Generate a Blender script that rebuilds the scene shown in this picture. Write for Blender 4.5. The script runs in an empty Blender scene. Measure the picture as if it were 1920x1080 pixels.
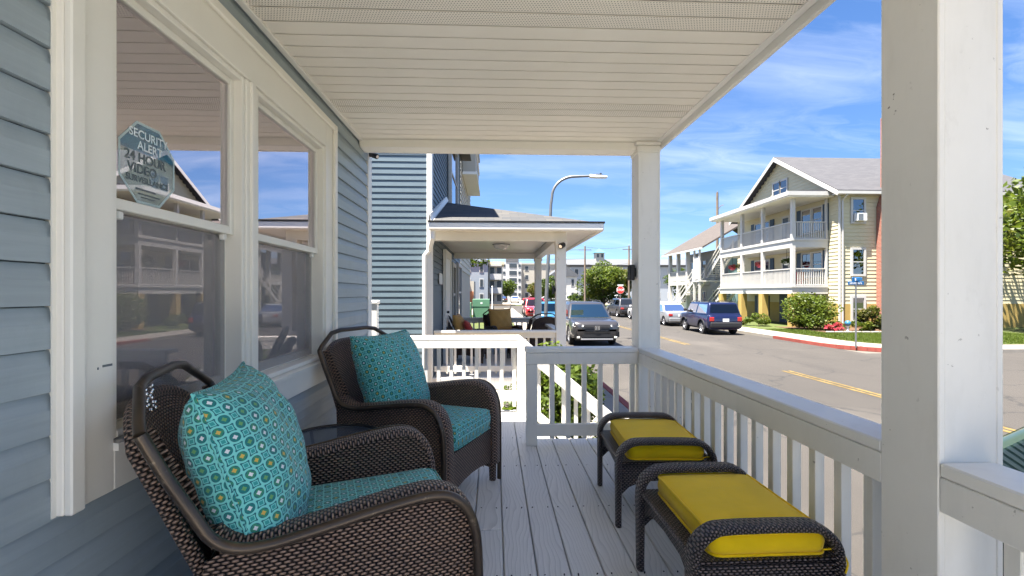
import bpy, bmesh, math, random
import numpy as np
from mathutils import Vector, Matrix
R = math.radians
random.seed(7); np.random.seed(7)
S = bpy.context.scene
COL = S.collection

# ------------------------------------------------------------------ camera
P = 1.0                      # porch floor above the road
cam = bpy.data.cameras.new('camera'); camo = bpy.data.objects.new('camera', cam); COL.objects.link(camo)
cam.sensor_width = 36; cam.lens = 853.3/1920*36
cam.shift_y = 9/1920
cam.clip_start = 0.05; cam.clip_end = 3000
camo.location = (0, 0, P+1.2); camo.rotation_euler = (R(90), 0, -math.atan(34/853.3))
S.camera = camo

# ------------------------------------------------------------------ node helper
class NB:
    def __init__(s, nt): s.nt = nt; s.N = nt.nodes; s.L = nt.links
    def n(s, t, **k):
        x = s.N.new(t)
        for a, b in k.items(): setattr(x, a, b)
        return x
    def put(s, sock, v):
        if v is None: return
        if isinstance(v, bpy.types.NodeSocket): s.L.new(v, sock)
        else:
            if hasattr(sock, 'default_value'):
                try: sock.default_value = v
                except Exception: sock.default_value = (v[0], v[1], v[2], 1) if len(v) == 3 else v
    def m(s, op, a, b=None, c=None, clamp=False):
        x = s.n('ShaderNodeMath', operation=op, use_clamp=clamp)
        s.put(x.inputs[0], a); s.put(x.inputs[1], b); s.put(x.inputs[2], c)
        return x.outputs[0]
    def vm(s, op, a, b=None):
        x = s.n('ShaderNodeVectorMath', operation=op); s.put(x.inputs[0], a); s.put(x.inputs[1], b)
        return x.outputs[0]
    def mix(s, f, a, b, blend='MIX'):
        x = s.n('ShaderNodeMix', data_type='RGBA', blend_type=blend)
        s.put(x.inputs[0], f); s.put(x.inputs[6], c4(a)); s.put(x.inputs[7], c4(b))
        return x.outputs[2]
    def noise(s, scale, vec=None, detail=4, rough=.55, dist=0):
        x = s.n('ShaderNodeTexNoise'); s.put(x.inputs['Vector'], vec)
        x.inputs['Scale'].default_value = scale; x.inputs['Detail'].default_value = detail
        x.inputs['Roughness'].default_value = rough; x.inputs['Distortion'].default_value = dist
        return x.outputs[0]
    def voro(s, scale, vec=None, out='Distance', feature='F1'):
        x = s.n('ShaderNodeTexVoronoi', feature=feature); s.put(x.inputs['Vector'], vec); x.inputs['Scale'].default_value = scale
        return x.outputs[out]
    def co(s, which='Object'): return s.n('ShaderNodeTexCoord').outputs[which]
    def map(s, vec, scale=(1,1,1), loc=(0,0,0), rot=(0,0,0)):
        x = s.n('ShaderNodeMapping'); s.put(x.inputs[0], vec)
        x.inputs[1].default_value = loc; x.inputs[2].default_value = rot; x.inputs[3].default_value = scale
        return x.outputs[0]
    def ramp(s, f, stops):
        x = s.n('ShaderNodeValToRGB'); s.put(x.inputs[0], f)
        e = x.color_ramp.elements
        while len(e) < len(stops): e.new(.5)
        for i, (p, c) in enumerate(stops):
            e[i].position = p; e[i].color = (c, c, c, 1) if isinstance(c, (int, float)) else (c[0], c[1], c[2], 1)
        return x.outputs[0]
    def bump(s, h, strength=.3, dist=.01):
        x = s.n('ShaderNodeBump'); s.put(x.inputs['Height'], h)
        x.inputs['Strength'].default_value = strength; x.inputs['Distance'].default_value = dist
        return x.outputs[0]
    def sep(s, v):
        x = s.n('ShaderNodeSeparateXYZ'); s.put(x.inputs[0], v); return x.outputs
    def comb(s, x_, y_, z_=0):
        x = s.n('ShaderNodeCombineXYZ'); s.put(x.inputs[0], x_); s.put(x.inputs[1], y_); s.put(x.inputs[2], z_); return x.outputs[0]
def c4(c):
    if isinstance(c, (tuple, list)) and len(c) == 3: return (c[0], c[1], c[2], 1)
    return c

# ------------------------------------------------------------------ world, sun, exposure
TO_SUN = Vector((-.28, -.17, 1)).normalized()
W = bpy.data.worlds.new('World'); S.world = W; W.use_nodes = True
b = NB(W.node_tree); b.N.clear()
sky = b.n('ShaderNodeTexSky', sky_type='NISHITA', sun_disc=False)
sky.sun_elevation = math.asin(TO_SUN.z); sky.sun_rotation = math.atan2(TO_SUN.x, TO_SUN.y)
sky.altitude = 10; sky.air_density = 1.0; sky.dust_density = 0.35; sky.ozone_density = 2.5
d = b.co('Generated'); dx, dy, dz = b.sep(d)
lift = b.n('ShaderNodeVectorMath', operation='NORMALIZE'); b.put(lift.inputs[0], b.comb(dx, dy, b.m('ADD', b.m('MULTIPLY', b.m('MAXIMUM', dz, 0.0), .9), .07))); b.L.new(lift.outputs[0], sky.inputs[0])
k = b.m('ADD', b.m('MAXIMUM', dz, 0.0), 0.16)
pl = b.comb(b.m('DIVIDE', dx, k), b.m('DIVIDE', dy, k), 0)
pl = b.map(pl, scale=(.55, 1.25, 1), rot=(0, 0, R(24)))
warp = b.noise(1.6, pl, 3)
pl2 = b.vm('ADD', pl, b.comb(b.m('MULTIPLY', warp, 1.1), b.m('MULTIPLY', warp, .5)))
c1 = b.noise(1.35, pl2, 9, .62); c2 = b.noise(.55, pl, 3, .5)
cl = b.m('MULTIPLY', b.ramp(c1, [(.44, 0), (.80, 1)]), b.ramp(c2, [(.38, .08), (.60, 1)]))
cl = b.m('MULTIPLY', cl, .8)
hs = b.n('ShaderNodeHueSaturation'); hs.inputs['Hue'].default_value = .508; hs.inputs['Saturation'].default_value = 1.22; hs.inputs['Value'].default_value = .92
b.L.new(sky.outputs[0], hs.inputs['Color'])
SKYC = b.mix(cl, hs.outputs[0], (7.0, 7.3, 7.8))
bg = b.n('ShaderNodeBackground'); b.put(bg.inputs[0], SKYC); bg.inputs[1].default_value = .05
wo = b.n('ShaderNodeOutputWorld'); b.L.new(bg.outputs[0], wo.inputs[0])
sun = bpy.data.lights.new('sun', 'SUN'); suno = bpy.data.objects.new('sun', sun); COL.objects.link(suno)
sun.energy = 5.0; sun.angle = R(.53); sun.color = (1, .94, .85)
suno.rotation_euler = (-TO_SUN).to_track_quat('-Z', 'Y').to_euler(); suno.location = (0, 0, 40)
S.view_settings.view_transform = 'Standard'; S.view_settings.look = 'None'
S.view_settings.exposure = 2.42; S.view_settings.gamma = 1
S.view_settings.use_curve_mapping = False
try:
    S.cycles.max_bounces = 10; S.cycles.diffuse_bounces = 6; S.cycles.transparent_max_bounces = 16
    S.cycles.caustics_reflective = False; S.cycles.caustics_refractive = False
except Exception: pass

# ------------------------------------------------------------------ mesh helper
class MB:
    def __init__(s): s.v = []; s.f = []; s.uv = {}
    def add(s, vs, fs, uvs=None):
        o = len(s.v); s.v += [tuple(p) for p in vs]
        for i, f in enumerate(fs):
            s.f.append([o+j for j in f])
            if uvs: s.uv[len(s.f)-1] = uvs[i]
        return s
    def quad(s, *p, uv=None): return s.add(p, [list(range(len(p)))], [uv] if uv else None)
    def box(s, x0, x1, y0, y1, z0, z1, c=0):
        x0, x1 = min(x0, x1), max(x0, x1); y0, y1 = min(y0, y1), max(y0, y1); z0, z1 = min(z0, z1), max(z0, z1)
        if c <= 0:
            return s.add([(x, y, z) for z in (z0, z1) for y in (y0, y1) for x in (x0, x1)],
                         [[0,2,3,1],[4,5,7,6],[0,1,5,4],[2,6,7,3],[0,4,6,2],[1,3,7,5]])
        c = min(c, (x1-x0)*.45, (y1-y0)*.45, (z1-z0)*.45)
        vs = []; idx = {}
        for i in (0, 1):
            for j in (0, 1):
                for k in (0, 1):
                    X = (x0, x1)[i]; Y = (y0, y1)[j]; Z = (z0, z1)[k]
                    sx, sy, sz = (1, -1)[i], (1, -1)[j], (1, -1)[k]
                    for a, p in enumerate(((X, Y+sy*c, Z+sz*c), (X+sx*c, Y, Z+sz*c), (X+sx*c, Y+sy*c, Z))):
                        idx[i, j, k, a] = len(vs); vs.append(p)
        q = lambda *t: [idx[u] for u in t]
        fs = []
        for i in (0, 1):
            fs.append(q((i,0,0,0),(i,1,0,0),(i,1,1,0),(i,0,1,0)))
            fs.append(q((0,i,0,1),(1,i,0,1),(1,i,1,1),(0,i,1,1)))
            fs.append(q((0,0,i,2),(1,0,i,2),(1,1,i,2),(0,1,i,2)))
        for i in (0, 1):
            for j in (0, 1):
                fs.append(q((i,j,0,0),(i,j,1,0),(i,j,1,1),(i,j,0,1)))
                fs.append(q((i,0,j,0),(i,1,j,0),(i,1,j,2),(i,0,j,2)))
                fs.append(q((0,i,j,1),(1,i,j,1),(1,i,j,2),(0,i,j,2)))
                for k in (0, 1): fs.append(q((i,j,k,0),(i,j,k,1),(i,j,k,2)))
        return s.add(vs, fs)
    def pbox(s, ax, pl, sg, u0, u1, z0, z1, n0, n1, c=0):
        """box on a wall plane: ax 'x' -> plane x=pl, u runs along y; ax 'y' -> plane y=pl, u runs along x; n = outward"""
        a, b_ = pl+sg*n0, pl+sg*n1
        if ax == 'x': return s.box(a, b_, u0, u1, z0, z1, c)
        return s.box(u0, u1, a, b_, z0, z1, c)
    def extrude(s, poly, vec):
        n = len(poly); vec = Vector(vec); a = [Vector(p) for p in poly]; bb = [p+vec for p in a]
        return s.add(a+bb, [list(range(n)), list(range(2*n-1, n-1, -1))]+[[i, (i+1) % n, n+(i+1) % n, n+i] for i in range(n)])
    def grid(s, pts, uv=None, closed=False):
        r = len(pts); c = len(pts[0]); vs = [p for row in pts for p in row]; fs = []; us = []
        for i in range(r-1):
            for j in range(c if closed else c-1):
                j2 = (j+1) % c
                fs.append([i*c+j, i*c+j2, (i+1)*c+j2, (i+1)*c+j])
                if uv: us.append([uv[i][j], uv[i][j+1], uv[i+1][j+1], uv[i+1][j]])
        return s.add(vs, fs, us if uv else None)
    def tube(s, path, r, n=8, caps=True, flat=None, up=None):
        P_ = [Vector(p) for p in path]; m = len(P_)
        rs = r if isinstance(r, (list, tuple)) else [r]*m
        T = [(P_[min(i+1, m-1)]-P_[max(i-1, 0)]).normalized() for i in range(m)]
        t0 = T[0]; a = Vector(up) if up else (Vector((0, 0, 1)) if abs(t0.z) < .9 else Vector((1, 0, 0)))
        a = (a-t0*a.dot(t0)).normalized()
        rows = []; uv = []; L = 0
        for i in range(m):
            if i: L += (P_[i]-P_[i-1]).length
            a = (a-T[i]*a.dot(T[i])).normalized(); bb = T[i].cross(a)
            fx, fy = flat if flat else (1, 1)
            rows.append([P_[i]+(a*math.cos(2*math.pi*k_/n)*fx+bb*math.sin(2*math.pi*k_/n)*fy)*rs[i] for k_ in range(n)])
            per = 2*math.pi*rs[i]*(fx+fy)/2
            uv.append([(per*k_/n, L) for k_ in range(n+1)])
        s.grid(rows, uv, True)
        if caps:
            s.quad(*rows[0][::-1]); s.quad(*rows[-1])
        return s
    def cyl(s, c0, c1, r, n=16, r1=None):
        return s.tube([c0, c1], [r, r if r1 is None else r1], n)
    def lathe(s, prof, n=20, c=(0, 0, 0)):
        rows = [[(c[0]+r*math.cos(2*math.pi*k_/n), c[1]+r*math.sin(2*math.pi*k_/n), c[2]+z) for k_ in range(n)] for r, z in prof]
        return s.grid(rows, None, True)
    def mesh(s, name, mat=None, smooth=None, fix=True):
        me = bpy.data.meshes.new(name); me.from_pydata(s.v, [], s.f)
        if s.uv:
            ul = me.uv_layers.new(name='UVMap')
            for p in me.polygons:
                u = s.uv.get(p.index)
                if u:
                    for li, w in zip(p.loop_indices, u): ul.data[li].uv = w
        if fix:
            bm = bmesh.new(); bm.from_mesh(me); bmesh.ops.recalc_face_normals(bm, faces=bm.faces); bm.to_mesh(me); bm.free()
        if smooth is not None:
            me.polygons.foreach_set('use_smooth', [True]*len(me.polygons))
            try: me.set_sharp_from_angle(angle=R(smooth))
            except Exception: pass
        if mat: me.materials.append(mat)
        me.update()
        return me

def put(name, me, parent=None, loc=(0, 0, 0), rot=None, local=False):
    o = bpy.data.objects.new(name, me); COL.objects.link(o); o.location = loc
    if rot: o.rotation_euler = rot
    if parent is not None:
        o.parent = parent
        if not local:                     # vertices given in world coordinates
            t = Vector(parent.location)
            o.matrix_parent_inverse = Matrix.Translation(-t)
    return o
def obj(name, mb, mat, parent=None, smooth=None, local=False, fix=True):
    return put(name, mb.mesh(name, mat, smooth, fix), parent, local=local)
def tag(o, label, cat, group=None):
    o['label'] = label; o['category'] = cat
    if group: o['group'] = group
    return o
def thing(name, label, cat, loc=(0, 0, 0), rz=0, group=None):
    o = bpy.data.objects.new(name, None); COL.objects.link(o); o.empty_display_size = .2
    o.location = loc; o.rotation_euler = (0, 0, rz)
    return tag(o, label, cat, group)
def struct(o): o['kind'] = 'structure'; return o
def copy_tree(o, parent=None):
    c = o.copy(); COL.objects.link(c); c.parent = parent
    for ch in list(o.children): copy_tree(ch, c)
    return c
def catmull(pts, n=6):
    pts = [Vector(p) for p in pts]; out = []
    for i in range(len(pts)-1):
        p0 = pts[max(i-1, 0)]; p1 = pts[i]; p2 = pts[i+1]; p3 = pts[min(i+2, len(pts)-1)]
        for k_ in range(n):
            t = k_/n
            out.append(.5*((2*p1)+(p2-p0)*t+(2*p0-5*p1+4*p2-p3)*t*t+(3*p1-p0-3*p2+p3)*t**3))
    out.append(pts[-1]); return out
def text_mesh(txt, size, mat, name='lettering', spacing=1.0, bold=.0):
    cu = bpy.data.curves.new('t', 'FONT'); cu.body = txt; cu.size = size; cu.align_x = 'CENTER'; cu.align_y = 'CENTER'
    cu.space_character = spacing; cu.offset = bold
    o = bpy.data.objects.new('t', cu); COL.objects.link(o)
    dg = bpy.context.evaluated_depsgraph_get(); dg.update()
    me = bpy.data.meshes.new_from_object(o.evaluated_get(dg)); me.name = name
    bpy.data.objects.remove(o); me.materials.clear(); me.materials.append(mat); return me

# ------------------------------------------------------------------ materials
M = {}
def newmat(name):
    m = bpy.data.materials.new(name); m.use_nodes = True; nb = NB(m.node_tree)
    bs = m.node_tree.nodes['Principled BSDF']; M[name] = m; return m, nb, bs
def paint(name, col, rough=.5, var=.06, bump=.08, scale=9, stain=.0, spec=.4, metal=0, coat=0):
    m, nb, bs = newmat(name); v = nb.co('Object')
    n1 = nb.noise(scale, v, 5); n2 = nb.noise(scale*.17, v, 3)
    f = nb.m('ADD', nb.m('MULTIPLY', n1, .5), nb.m('MULTIPLY', n2, .5))
    lo = tuple(x*(1-var*1.6) for x in col); hi = tuple(min(1, x*(1+var)) for x in col)
    c = nb.mix(nb.ramp(f, [(.3, 0), (.7, 1)]), lo, hi)
    if stain:
        st = nb.ramp(nb.noise(2.3, nb.map(v, (3, 3, .6)), 7, .7), [(.58, 0), (.8, 1)])
        c = nb.mix(nb.m('MULTIPLY', st, stain), c, tuple(x*.55 for x in col))
    nb.put(bs.inputs['Base Color'], c); bs.inputs['Roughness'].default_value = rough
    bs.inputs['Specular IOR Level'].default_value = spec; bs.inputs['Metallic'].default_value = metal
    if coat: bs.inputs['Coat Weight'].default_value = coat; bs.inputs['Coat Roughness'].default_value = .04
    if bump: nb.put(bs.inputs['Normal'], nb.bump(nb.noise(scale*9, v, 4), bump, .004))
    return m
def grainy(name, col, axis, rough=.55, var=.12, bump=.15, freq=14):
    """painted board / vinyl with grain drawn out along one axis"""
    m, nb, bs = newmat(name); v = nb.co('Object')
    rnd = nb.n('ShaderNodeObjectInfo').outputs['Random']
    v = nb.vm('ADD', v, nb.comb(nb.m('MULTIPLY', rnd, 31), nb.m('MULTIPLY', rnd, 17), nb.m('MULTIPLY', rnd, 23)))
    sc = [freq*5]*3; sc['xyz'.index(axis)] = freq*.25
    g = nb.noise(1, nb.map(v, sc), 6, .6, .4); big = nb.noise(1.1, v, 3)
    f = nb.m('ADD', nb.m('MULTIPLY', g, .6), nb.m('MULTIPLY', big, .4))
    c = nb.mix(nb.ramp(f, [(.33, 0), (.68, 1)]), tuple(x*(1-var) for x in col), tuple(min(1, x*(1+var*.7)) for x in col))
    dirt = nb.ramp(nb.noise(1, nb.map(v, (5, 5, 2.0)), 7, .7), [(.52, 0), (.76, 1)]); c = nb.mix(nb.m('MULTIPLY', dirt, .28), c, tuple(x*.55 for x in col))
    hv = nb.n('ShaderNodeHueSaturation'); nb.put(hv.inputs['Color'], c); nb.put(hv.inputs['Value'], nb.m('ADD', nb.m('MULTIPLY', rnd, .10), .95)); c = hv.outputs[0]
    nb.put(bs.inputs['Base Color'], c); bs.inputs['Roughness'].default_value = rough
    nb.put(bs.inputs['Normal'], nb.bump(g, bump, .003)); return m

WHITE = (.82, .79, .73)
def timber_white():
    m, nb, bs = newmat('white_paint'); v = nb.co('Object')
    rnd = nb.n('ShaderNodeObjectInfo').outputs['Random']
    v = nb.vm('ADD', v, nb.comb(nb.m('MULTIPLY', rnd, 13), nb.m('MULTIPLY', rnd, 7), nb.m('MULTIPLY', rnd, 5)))
    n1 = nb.noise(2.2, v, 6, .62); n2 = nb.noise(14, nb.map(v, (1, 1, .25)), 5, .6)
    c = nb.mix(nb.ramp(n1, [(.3, 0), (.72, 1)]), (.76, .73, .665), WHITE)
    c = nb.mix(nb.m('MULTIPLY', nb.ramp(n2, [(.52, 0), (.75, 1)]), .22), c, (.56, .53, .47))
    grime = nb.ramp(nb.noise(5.5, nb.map(v, (1, 1, .5)), 8, .72), [(.60, 0), (.74, 1)]); c = nb.mix(nb.m('MULTIPLY', grime, .30), c, (.42, .38, .32))
    sp = nb.noise(46, v, 3, .5); gate = nb.ramp(nb.noise(3.1, v, 3), [(.50, 0), (.62, 1)])
    chip = nb.m('MULTIPLY', nb.ramp(sp, [(.70, 0), (.73, 1)]), gate); c = nb.mix(nb.m('MULTIPLY', chip, .85), c, (.16, .13, .10))
    nb.put(bs.inputs['Base Color'], c); bs.inputs['Roughness'].default_value = .42; bs.inputs['Specular IOR Level'].default_value = .4
    h = nb.m('ADD', nb.m('MULTIPLY', nb.noise(30, nb.map(v, (1, 1, .3)), 5), .8), nb.m('MULTIPLY', chip, -.6))
    nb.put(bs.inputs['Normal'], nb.bump(h, .22, .004))
timber_white()
paint('white_vinyl', (.82, .785, .71), .38, .03, .04, 5, stain=.07)
paint('white_trim', (.81, .79, .74), .45, .03, .05, 6)
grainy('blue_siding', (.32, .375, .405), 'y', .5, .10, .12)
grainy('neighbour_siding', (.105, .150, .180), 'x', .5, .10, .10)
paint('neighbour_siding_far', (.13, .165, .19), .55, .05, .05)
paint('dark_wall', (.10, .12, .14), .8)
paint('room_wall', (.55, .47, .47), .9)
paint('black_metal', (.012, .012, .013), .4, .1, .05)
paint('bounce_concrete', (.62, .58, .51), .9, .08, .4, 2.2, stain=.2)
paint('concrete', (.25, .228, .197), .9, .12, .5, 2.2, stain=.35)
paint('red_kerb', (.27, .06, .045), .8, .25, .4, 3, stain=.5)
paint('road_yellow', (.17, .115, .032), .7, .45, .4, 9, stain=.95)
paint('galvanised', (.22, .225, .23), .45, .1, .1, 5, metal=.6)
paint('wood_pole', (.20, .15, .11), .85, .25, .4, 3)
paint('yellow_stucco', (.40, .28, .085), .8, .08, .3, 5)
paint('navy_shutter', (.018, .045, .085), .5, .1, .05)
paint('grey_siding', (.27, .29, .30), .6, .05, .05)
paint('teal_wall', (.22, .34, .36), .6, .05, .05)
paint('cream_wall', (.42, .39, .33), .7, .06, .06, .4)
paint('pale_blue_wall', (.28, .31, .345), .7, .05, .05, .4)
paint('light_blue_wall', (.27, .38, .41), .7, .05, .05, .4)
paint('red_wall', (.42, .075, .06), .7, .08, .05)
paint('terracotta', (.42, .17, .08), .8, .1, .1)
paint('green_box', (.10, .22, .14), .5, .08, .05, 3)
paint('sign_blue', (.015, .10, .25), .4)
paint('sign_white', (.82, .82, .82), .4)
paint('sign_red', (.55, .035, .03), .4)
paint('tyre', (.022, .022, .024), .85, .1, .2, 20)
paint('rim', (.50, .50, .52), .3, .05, 0, metal=.8)
paint('chrome', (.75, .75, .77), .15, .02, 0, metal=1)
paint('black_plastic', (.018, .018, .02), .55, .1, .1, 20)
paint('red_lens', (.40, .02, .015), .15, .05, 0, coat=1)
paint('lamp_lens', (.78, .78, .74), .12, .05, 0, coat=1)
paint('amber_lens', (.75, .36, .06), .15, .05, 0, coat=1)
paint('plate', (.72, .73, .72), .4)
for n_, c_ in (('grey', (.052, .049, .051)), ('blue', (.007, .012, .055)), ('silver', (.30, .31, .32)), ('white', (.50, .50, .49)), ('red', (.42, .015, .02)),
               ('dark', (.035, .036, .04)), ('sky', (.05, .20, .36)), ('green', (.06, .10, .085))):
    paint('car_'+n_, c_, .28, .02, 0, 8, metal=.35 if n_ != 'white' else 0, coat=1)
paint('mulch', (.10, .055, .03), .95, .3, .6, 12)
paint('trunk', (.12, .085, .06), .9, .25, .5, 8)
paint('pink_pot', (.60, .10, .14), .6); paint('white_pot', (.75, .75, .72), .5)
paint('far_window', (.05, .06, .07), .2, .05, 0)
paint('far_grey_roof', (.10, .105, .115), .85, .06, .1, .6)
paint('turret_roof', (.06, .17, .22), .6)
paint('tan_wall', (.52, .45, .33), .8)

def deck_mat():
    m, nb, bs = newmat('deck_paint'); v = nb.co('Object')
    rnd = nb.n('ShaderNodeObjectInfo').outputs['Random']
    v = nb.vm('ADD', v, nb.comb(nb.m('MULTIPLY', rnd, 9.3), nb.m('MULTIPLY', rnd, 27), 0))
    # cathedral grain: rings bent by noise
    x, y, z = nb.sep(v)
    wv = nb.n('ShaderNodeTexWave', wave_type='BANDS', bands_direction='X', wave_profile='SAW')
    nb.put(wv.inputs['Vector'], nb.comb(nb.m('ADD', x, nb.m('MULTIPLY', nb.noise(1, nb.map(v, (2.2, .75, 1)), 3), .42)), nb.m('MULTIPLY', y, .02), 0))
    wv.inputs['Scale'].default_value = 13; wv.inputs['Distortion'].default_value = 1.2; wv.inputs['Detail'].default_value = 3; wv.inputs['Detail Scale'].default_value = 2
    fine = nb.noise(1, nb.map(v, (170, 5, 1)), 5, .65)
    wear = nb.ramp(nb.noise(1.6, nb.map(v, (2, .7, 1)), 5), [(.35, 0), (.7, 1)])
    g = nb.m('ADD', nb.m('MULTIPLY', nb.ramp(wv.outputs[1], [(.0, 0), (.65, .25), (1, 1)]), .6), nb.m('MULTIPLY', fine, .55))
    c = nb.mix(nb.m('MULTIPLY', g, .75), (.80, .785, .75), (.36, .355, .34))
    c = nb.mix(nb.m('MULTIPLY', wear, .45), c, (.64, .63, .605))
    br = nb.m('ADD', nb.m('MULTIPLY', rnd, .12), .94)
    hv = nb.n('ShaderNodeHueSaturation'); nb.put(hv.inputs['Color'], c); nb.put(hv.inputs['Value'], br)
    nb.put(bs.inputs['Base Color'], hv.outputs[0]); bs.inputs['Roughness'].default_value = .5
    nb.put(bs.inputs['Normal'], nb.bump(nb.m('MULTIPLY', g, -1), .35, .003))
deck_mat()

def soffit_mat(name, holes):
    m, nb, bs = newmat(name); v = nb.co('Object'); x, y, z = nb.sep(v)
    n1 = nb.noise(3, v, 4); c = nb.mix(nb.ramp(n1, [(.3, 0), (.7, 1)]), (.82, .77, .68), (.86, .815, .73))
    if holes:
        u = nb.m('MULTIPLY', x, 1/.0125); w = nb.m('MULTIPLY', y, 1/.0125)
        row = nb.m('FLOOR', w); u = nb.m('ADD', u, nb.m('MULTIPLY', nb.m('MODULO', row, 2), .5))
        fu = nb.m('SUBTRACT', nb.m('FRACT', u), .5); fw = nb.m('SUBTRACT', nb.m('FRACT', w), .5)
        r = nb.m('SQRT', nb.m('ADD', nb.m('MULTIPLY', fu, fu), nb.m('MULTIPLY', fw, fw)))
        h = nb.m('LESS_THAN', r, .24); c = nb.mix(nb.m('MULTIPLY', h, .8), c, (.16, .145, .12))
    nb.put(bs.inputs['Base Color'], c); bs.inputs['Roughness'].default_value = .5
soffit_mat('soffit', False); soffit_mat('soffit_vented', True)

def wicker(name, dark, light, su=.020, sv=.0082):
    m, nb, bs = newmat(name); u, v, z = nb.sep(nb.n('ShaderNodeUVMap').outputs[0])
    U = nb.m('DIVIDE', u, su); V = nb.m('DIVIDE', v, sv)
    U = nb.m('ADD', U, nb.m('MULTIPLY', nb.noise(9, nb.comb(u, v), 2), .35))
    row = nb.m('FLOOR', V); par = nb.m('MODULO', nb.m('ABSOLUTE', row), 2)
    uu = nb.m('ADD', U, nb.m('MULTIPLY', par, .5))
    bul = nb.m('ABSOLUTE', nb.m('SINE', nb.m('MULTIPLY', uu, math.pi)))
    fv = nb.m('SUBTRACT', nb.m('MULTIPLY', nb.m('FRACT', V), 2), 1)
    prof = nb.m('SQRT', nb.m('MAXIMUM', nb.m('SUBTRACT', 1, nb.m('MULTIPLY', fv, fv)), 0.0))
    h = nb.m('MULTIPLY', prof, nb.m('POWER', bul, .55))
    rn = nb.n('ShaderNodeTexWhiteNoise', noise_dimensions='2D'); nb.put(rn.inputs['Vector'], nb.comb(nb.m('FLOOR', uu), row))
    hue = nb.mix(nb.m('MULTIPLY', rn.outputs[0], .5), light, tuple(x*.55 for x in light))
    c = nb.mix(nb.ramp(h, [(.45, 0), (.95, 1)]), dark, hue)  # shade between strands painted into the colour, crowns lighter
    nb.put(bs.inputs['Base Color'], c); bs.inputs['Roughness'].default_value = .36; bs.inputs['Specular IOR Level'].default_value = .5
    nb.put(bs.inputs['Normal'], nb.bump(h, 1.0, .012))
    return m
wicker('wicker_brown', (.018, .011, .008), (.42, .275, .20), .021, .0093)
wicker('wicker_dark', (.007, .006, .006), (.25, .195, .185), .019, .0092)
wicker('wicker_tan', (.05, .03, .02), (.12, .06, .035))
def bronze():
    m, nb, bs = newmat('bronze_tube'); v = nb.co('Object')
    w = nb.ramp(nb.noise(26, v, 6, .7), [(.60, 0), (.70, 1)]); w2 = nb.noise(5, v, 4)
    c = nb.mix(nb.ramp(w2, [(.35, 0), (.7, 1)]), (.055, .040, .030), (.11, .078, .052)); c = nb.mix(nb.m('MULTIPLY', w, .6), c, (.30, .24, .17))
    nb.put(bs.inputs['Base Color'], c); bs.inputs['Metallic'].default_value = .55; bs.inputs['Roughness'].default_value = .33
    nb.put(bs.inputs['Normal'], nb.bump(nb.noise(60, v, 4), .15, .002))
bronze()

def cushion(name, cell=.042):
    """teal lattice print: rings on a diagonal grid, star inside each ring"""
    m, nb, bs = newmat(name); u, v, z = nb.sep(nb.n('ShaderNodeUVMap').outputs[0])
    a = nb.m('DIVIDE', nb.m('ADD', u, v), cell*1.28); c_ = nb.m('DIVIDE', nb.m('SUBTRACT', u, v), cell*1.28)
    x = nb.m('SUBTRACT', nb.m('FRACT', a), .5); y = nb.m('SUBTRACT', nb.m('FRACT', c_), .5)
    ax = nb.m('ABSOLUTE', x); ay = nb.m('ABSOLUTE', y)
    r = nb.m('SQRT', nb.m('ADD', nb.m('MULTIPLY', x, x), nb.m('MULTIPLY', y, y)))
    cheb = nb.m('MAXIMUM', ax, ay); man = nb.m('ADD', ax, ay)
    rn = nb.n('ShaderNodeTexWhiteNoise', noise_dimensions='2D'); nb.put(rn.inputs['Vector'], nb.comb(nb.m('FLOOR', a), nb.m('FLOOR', c_)))
    rv = rn.outputs[0]
    light, mid, dark = (.20, .62, .58), (.03, .29, .285), (.006, .11, .14)
    inner = nb.mix(nb.m('GREATER_THAN', rv, .5), (.008, .16, .155), (.03, .215, .12))
    star = nb.m('MULTIPLY', nb.m('ADD', r, nb.m('MULTIPLY', nb.m('MINIMUM', ax, ay), -.55)), 1.0)      # four lobed distance
    cc = nb.mix(nb.m('GREATER_THAN', rv, .78), (.70, .72, .74), (.62, .40, .06))
    cc = nb.mix(nb.m('LESS_THAN', rv, .3), cc, (.14, .34, .10))
    col = nb.mix(nb.m('LESS_THAN', star, .105), inner, cc)                                              # centre
    col = nb.mix(nb.m('GREATER_THAN', star, .23), col, dark)
    ringa = nb.m('GREATER_THAN', r, .335)
    col = nb.mix(ringa, col, light)
    col = nb.mix(nb.m('GREATER_THAN', r, .47), col, dark)
    col = nb.mix(nb.m('GREATER_THAN', man, .74), col, light)
    col = nb.mix(nb.m('GREATER_THAN', man, .82), col, mid)
    col = nb.mix(nb.m('GREATER_THAN', nb.m('MULTIPLY', nb.m('SUBTRACT', cheb, .44), nb.m('LESS_THAN', nb.m('MINIMUM', ax, ay), .12)), 0.0), col, light)
    col = nb.mix(nb.m('MULTIPLY', nb.noise(4, nb.comb(u, v), 3), .18), col, (.09, .40, .40))
    nb.put(bs.inputs['Base Color'], col); bs.inputs['Roughness'].default_value = .8; bs.inputs['Specular IOR Level'].default_value = .2
    bs.inputs['Sheen Weight'].default_value = .25
    w = nb.m('ADD', nb.m('SINE', nb.m('MULTIPLY', u, 2800)), nb.m('SINE', nb.m('MULTIPLY', v, 2800)))
    wr = nb.noise(7, nb.co('Object'), 4)
    nb.put(bs.inputs['Normal'], nb.bump(nb.m('ADD', nb.m('MULTIPLY', w, .04), wr), .35, .012))
cushion('teal_print')
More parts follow.
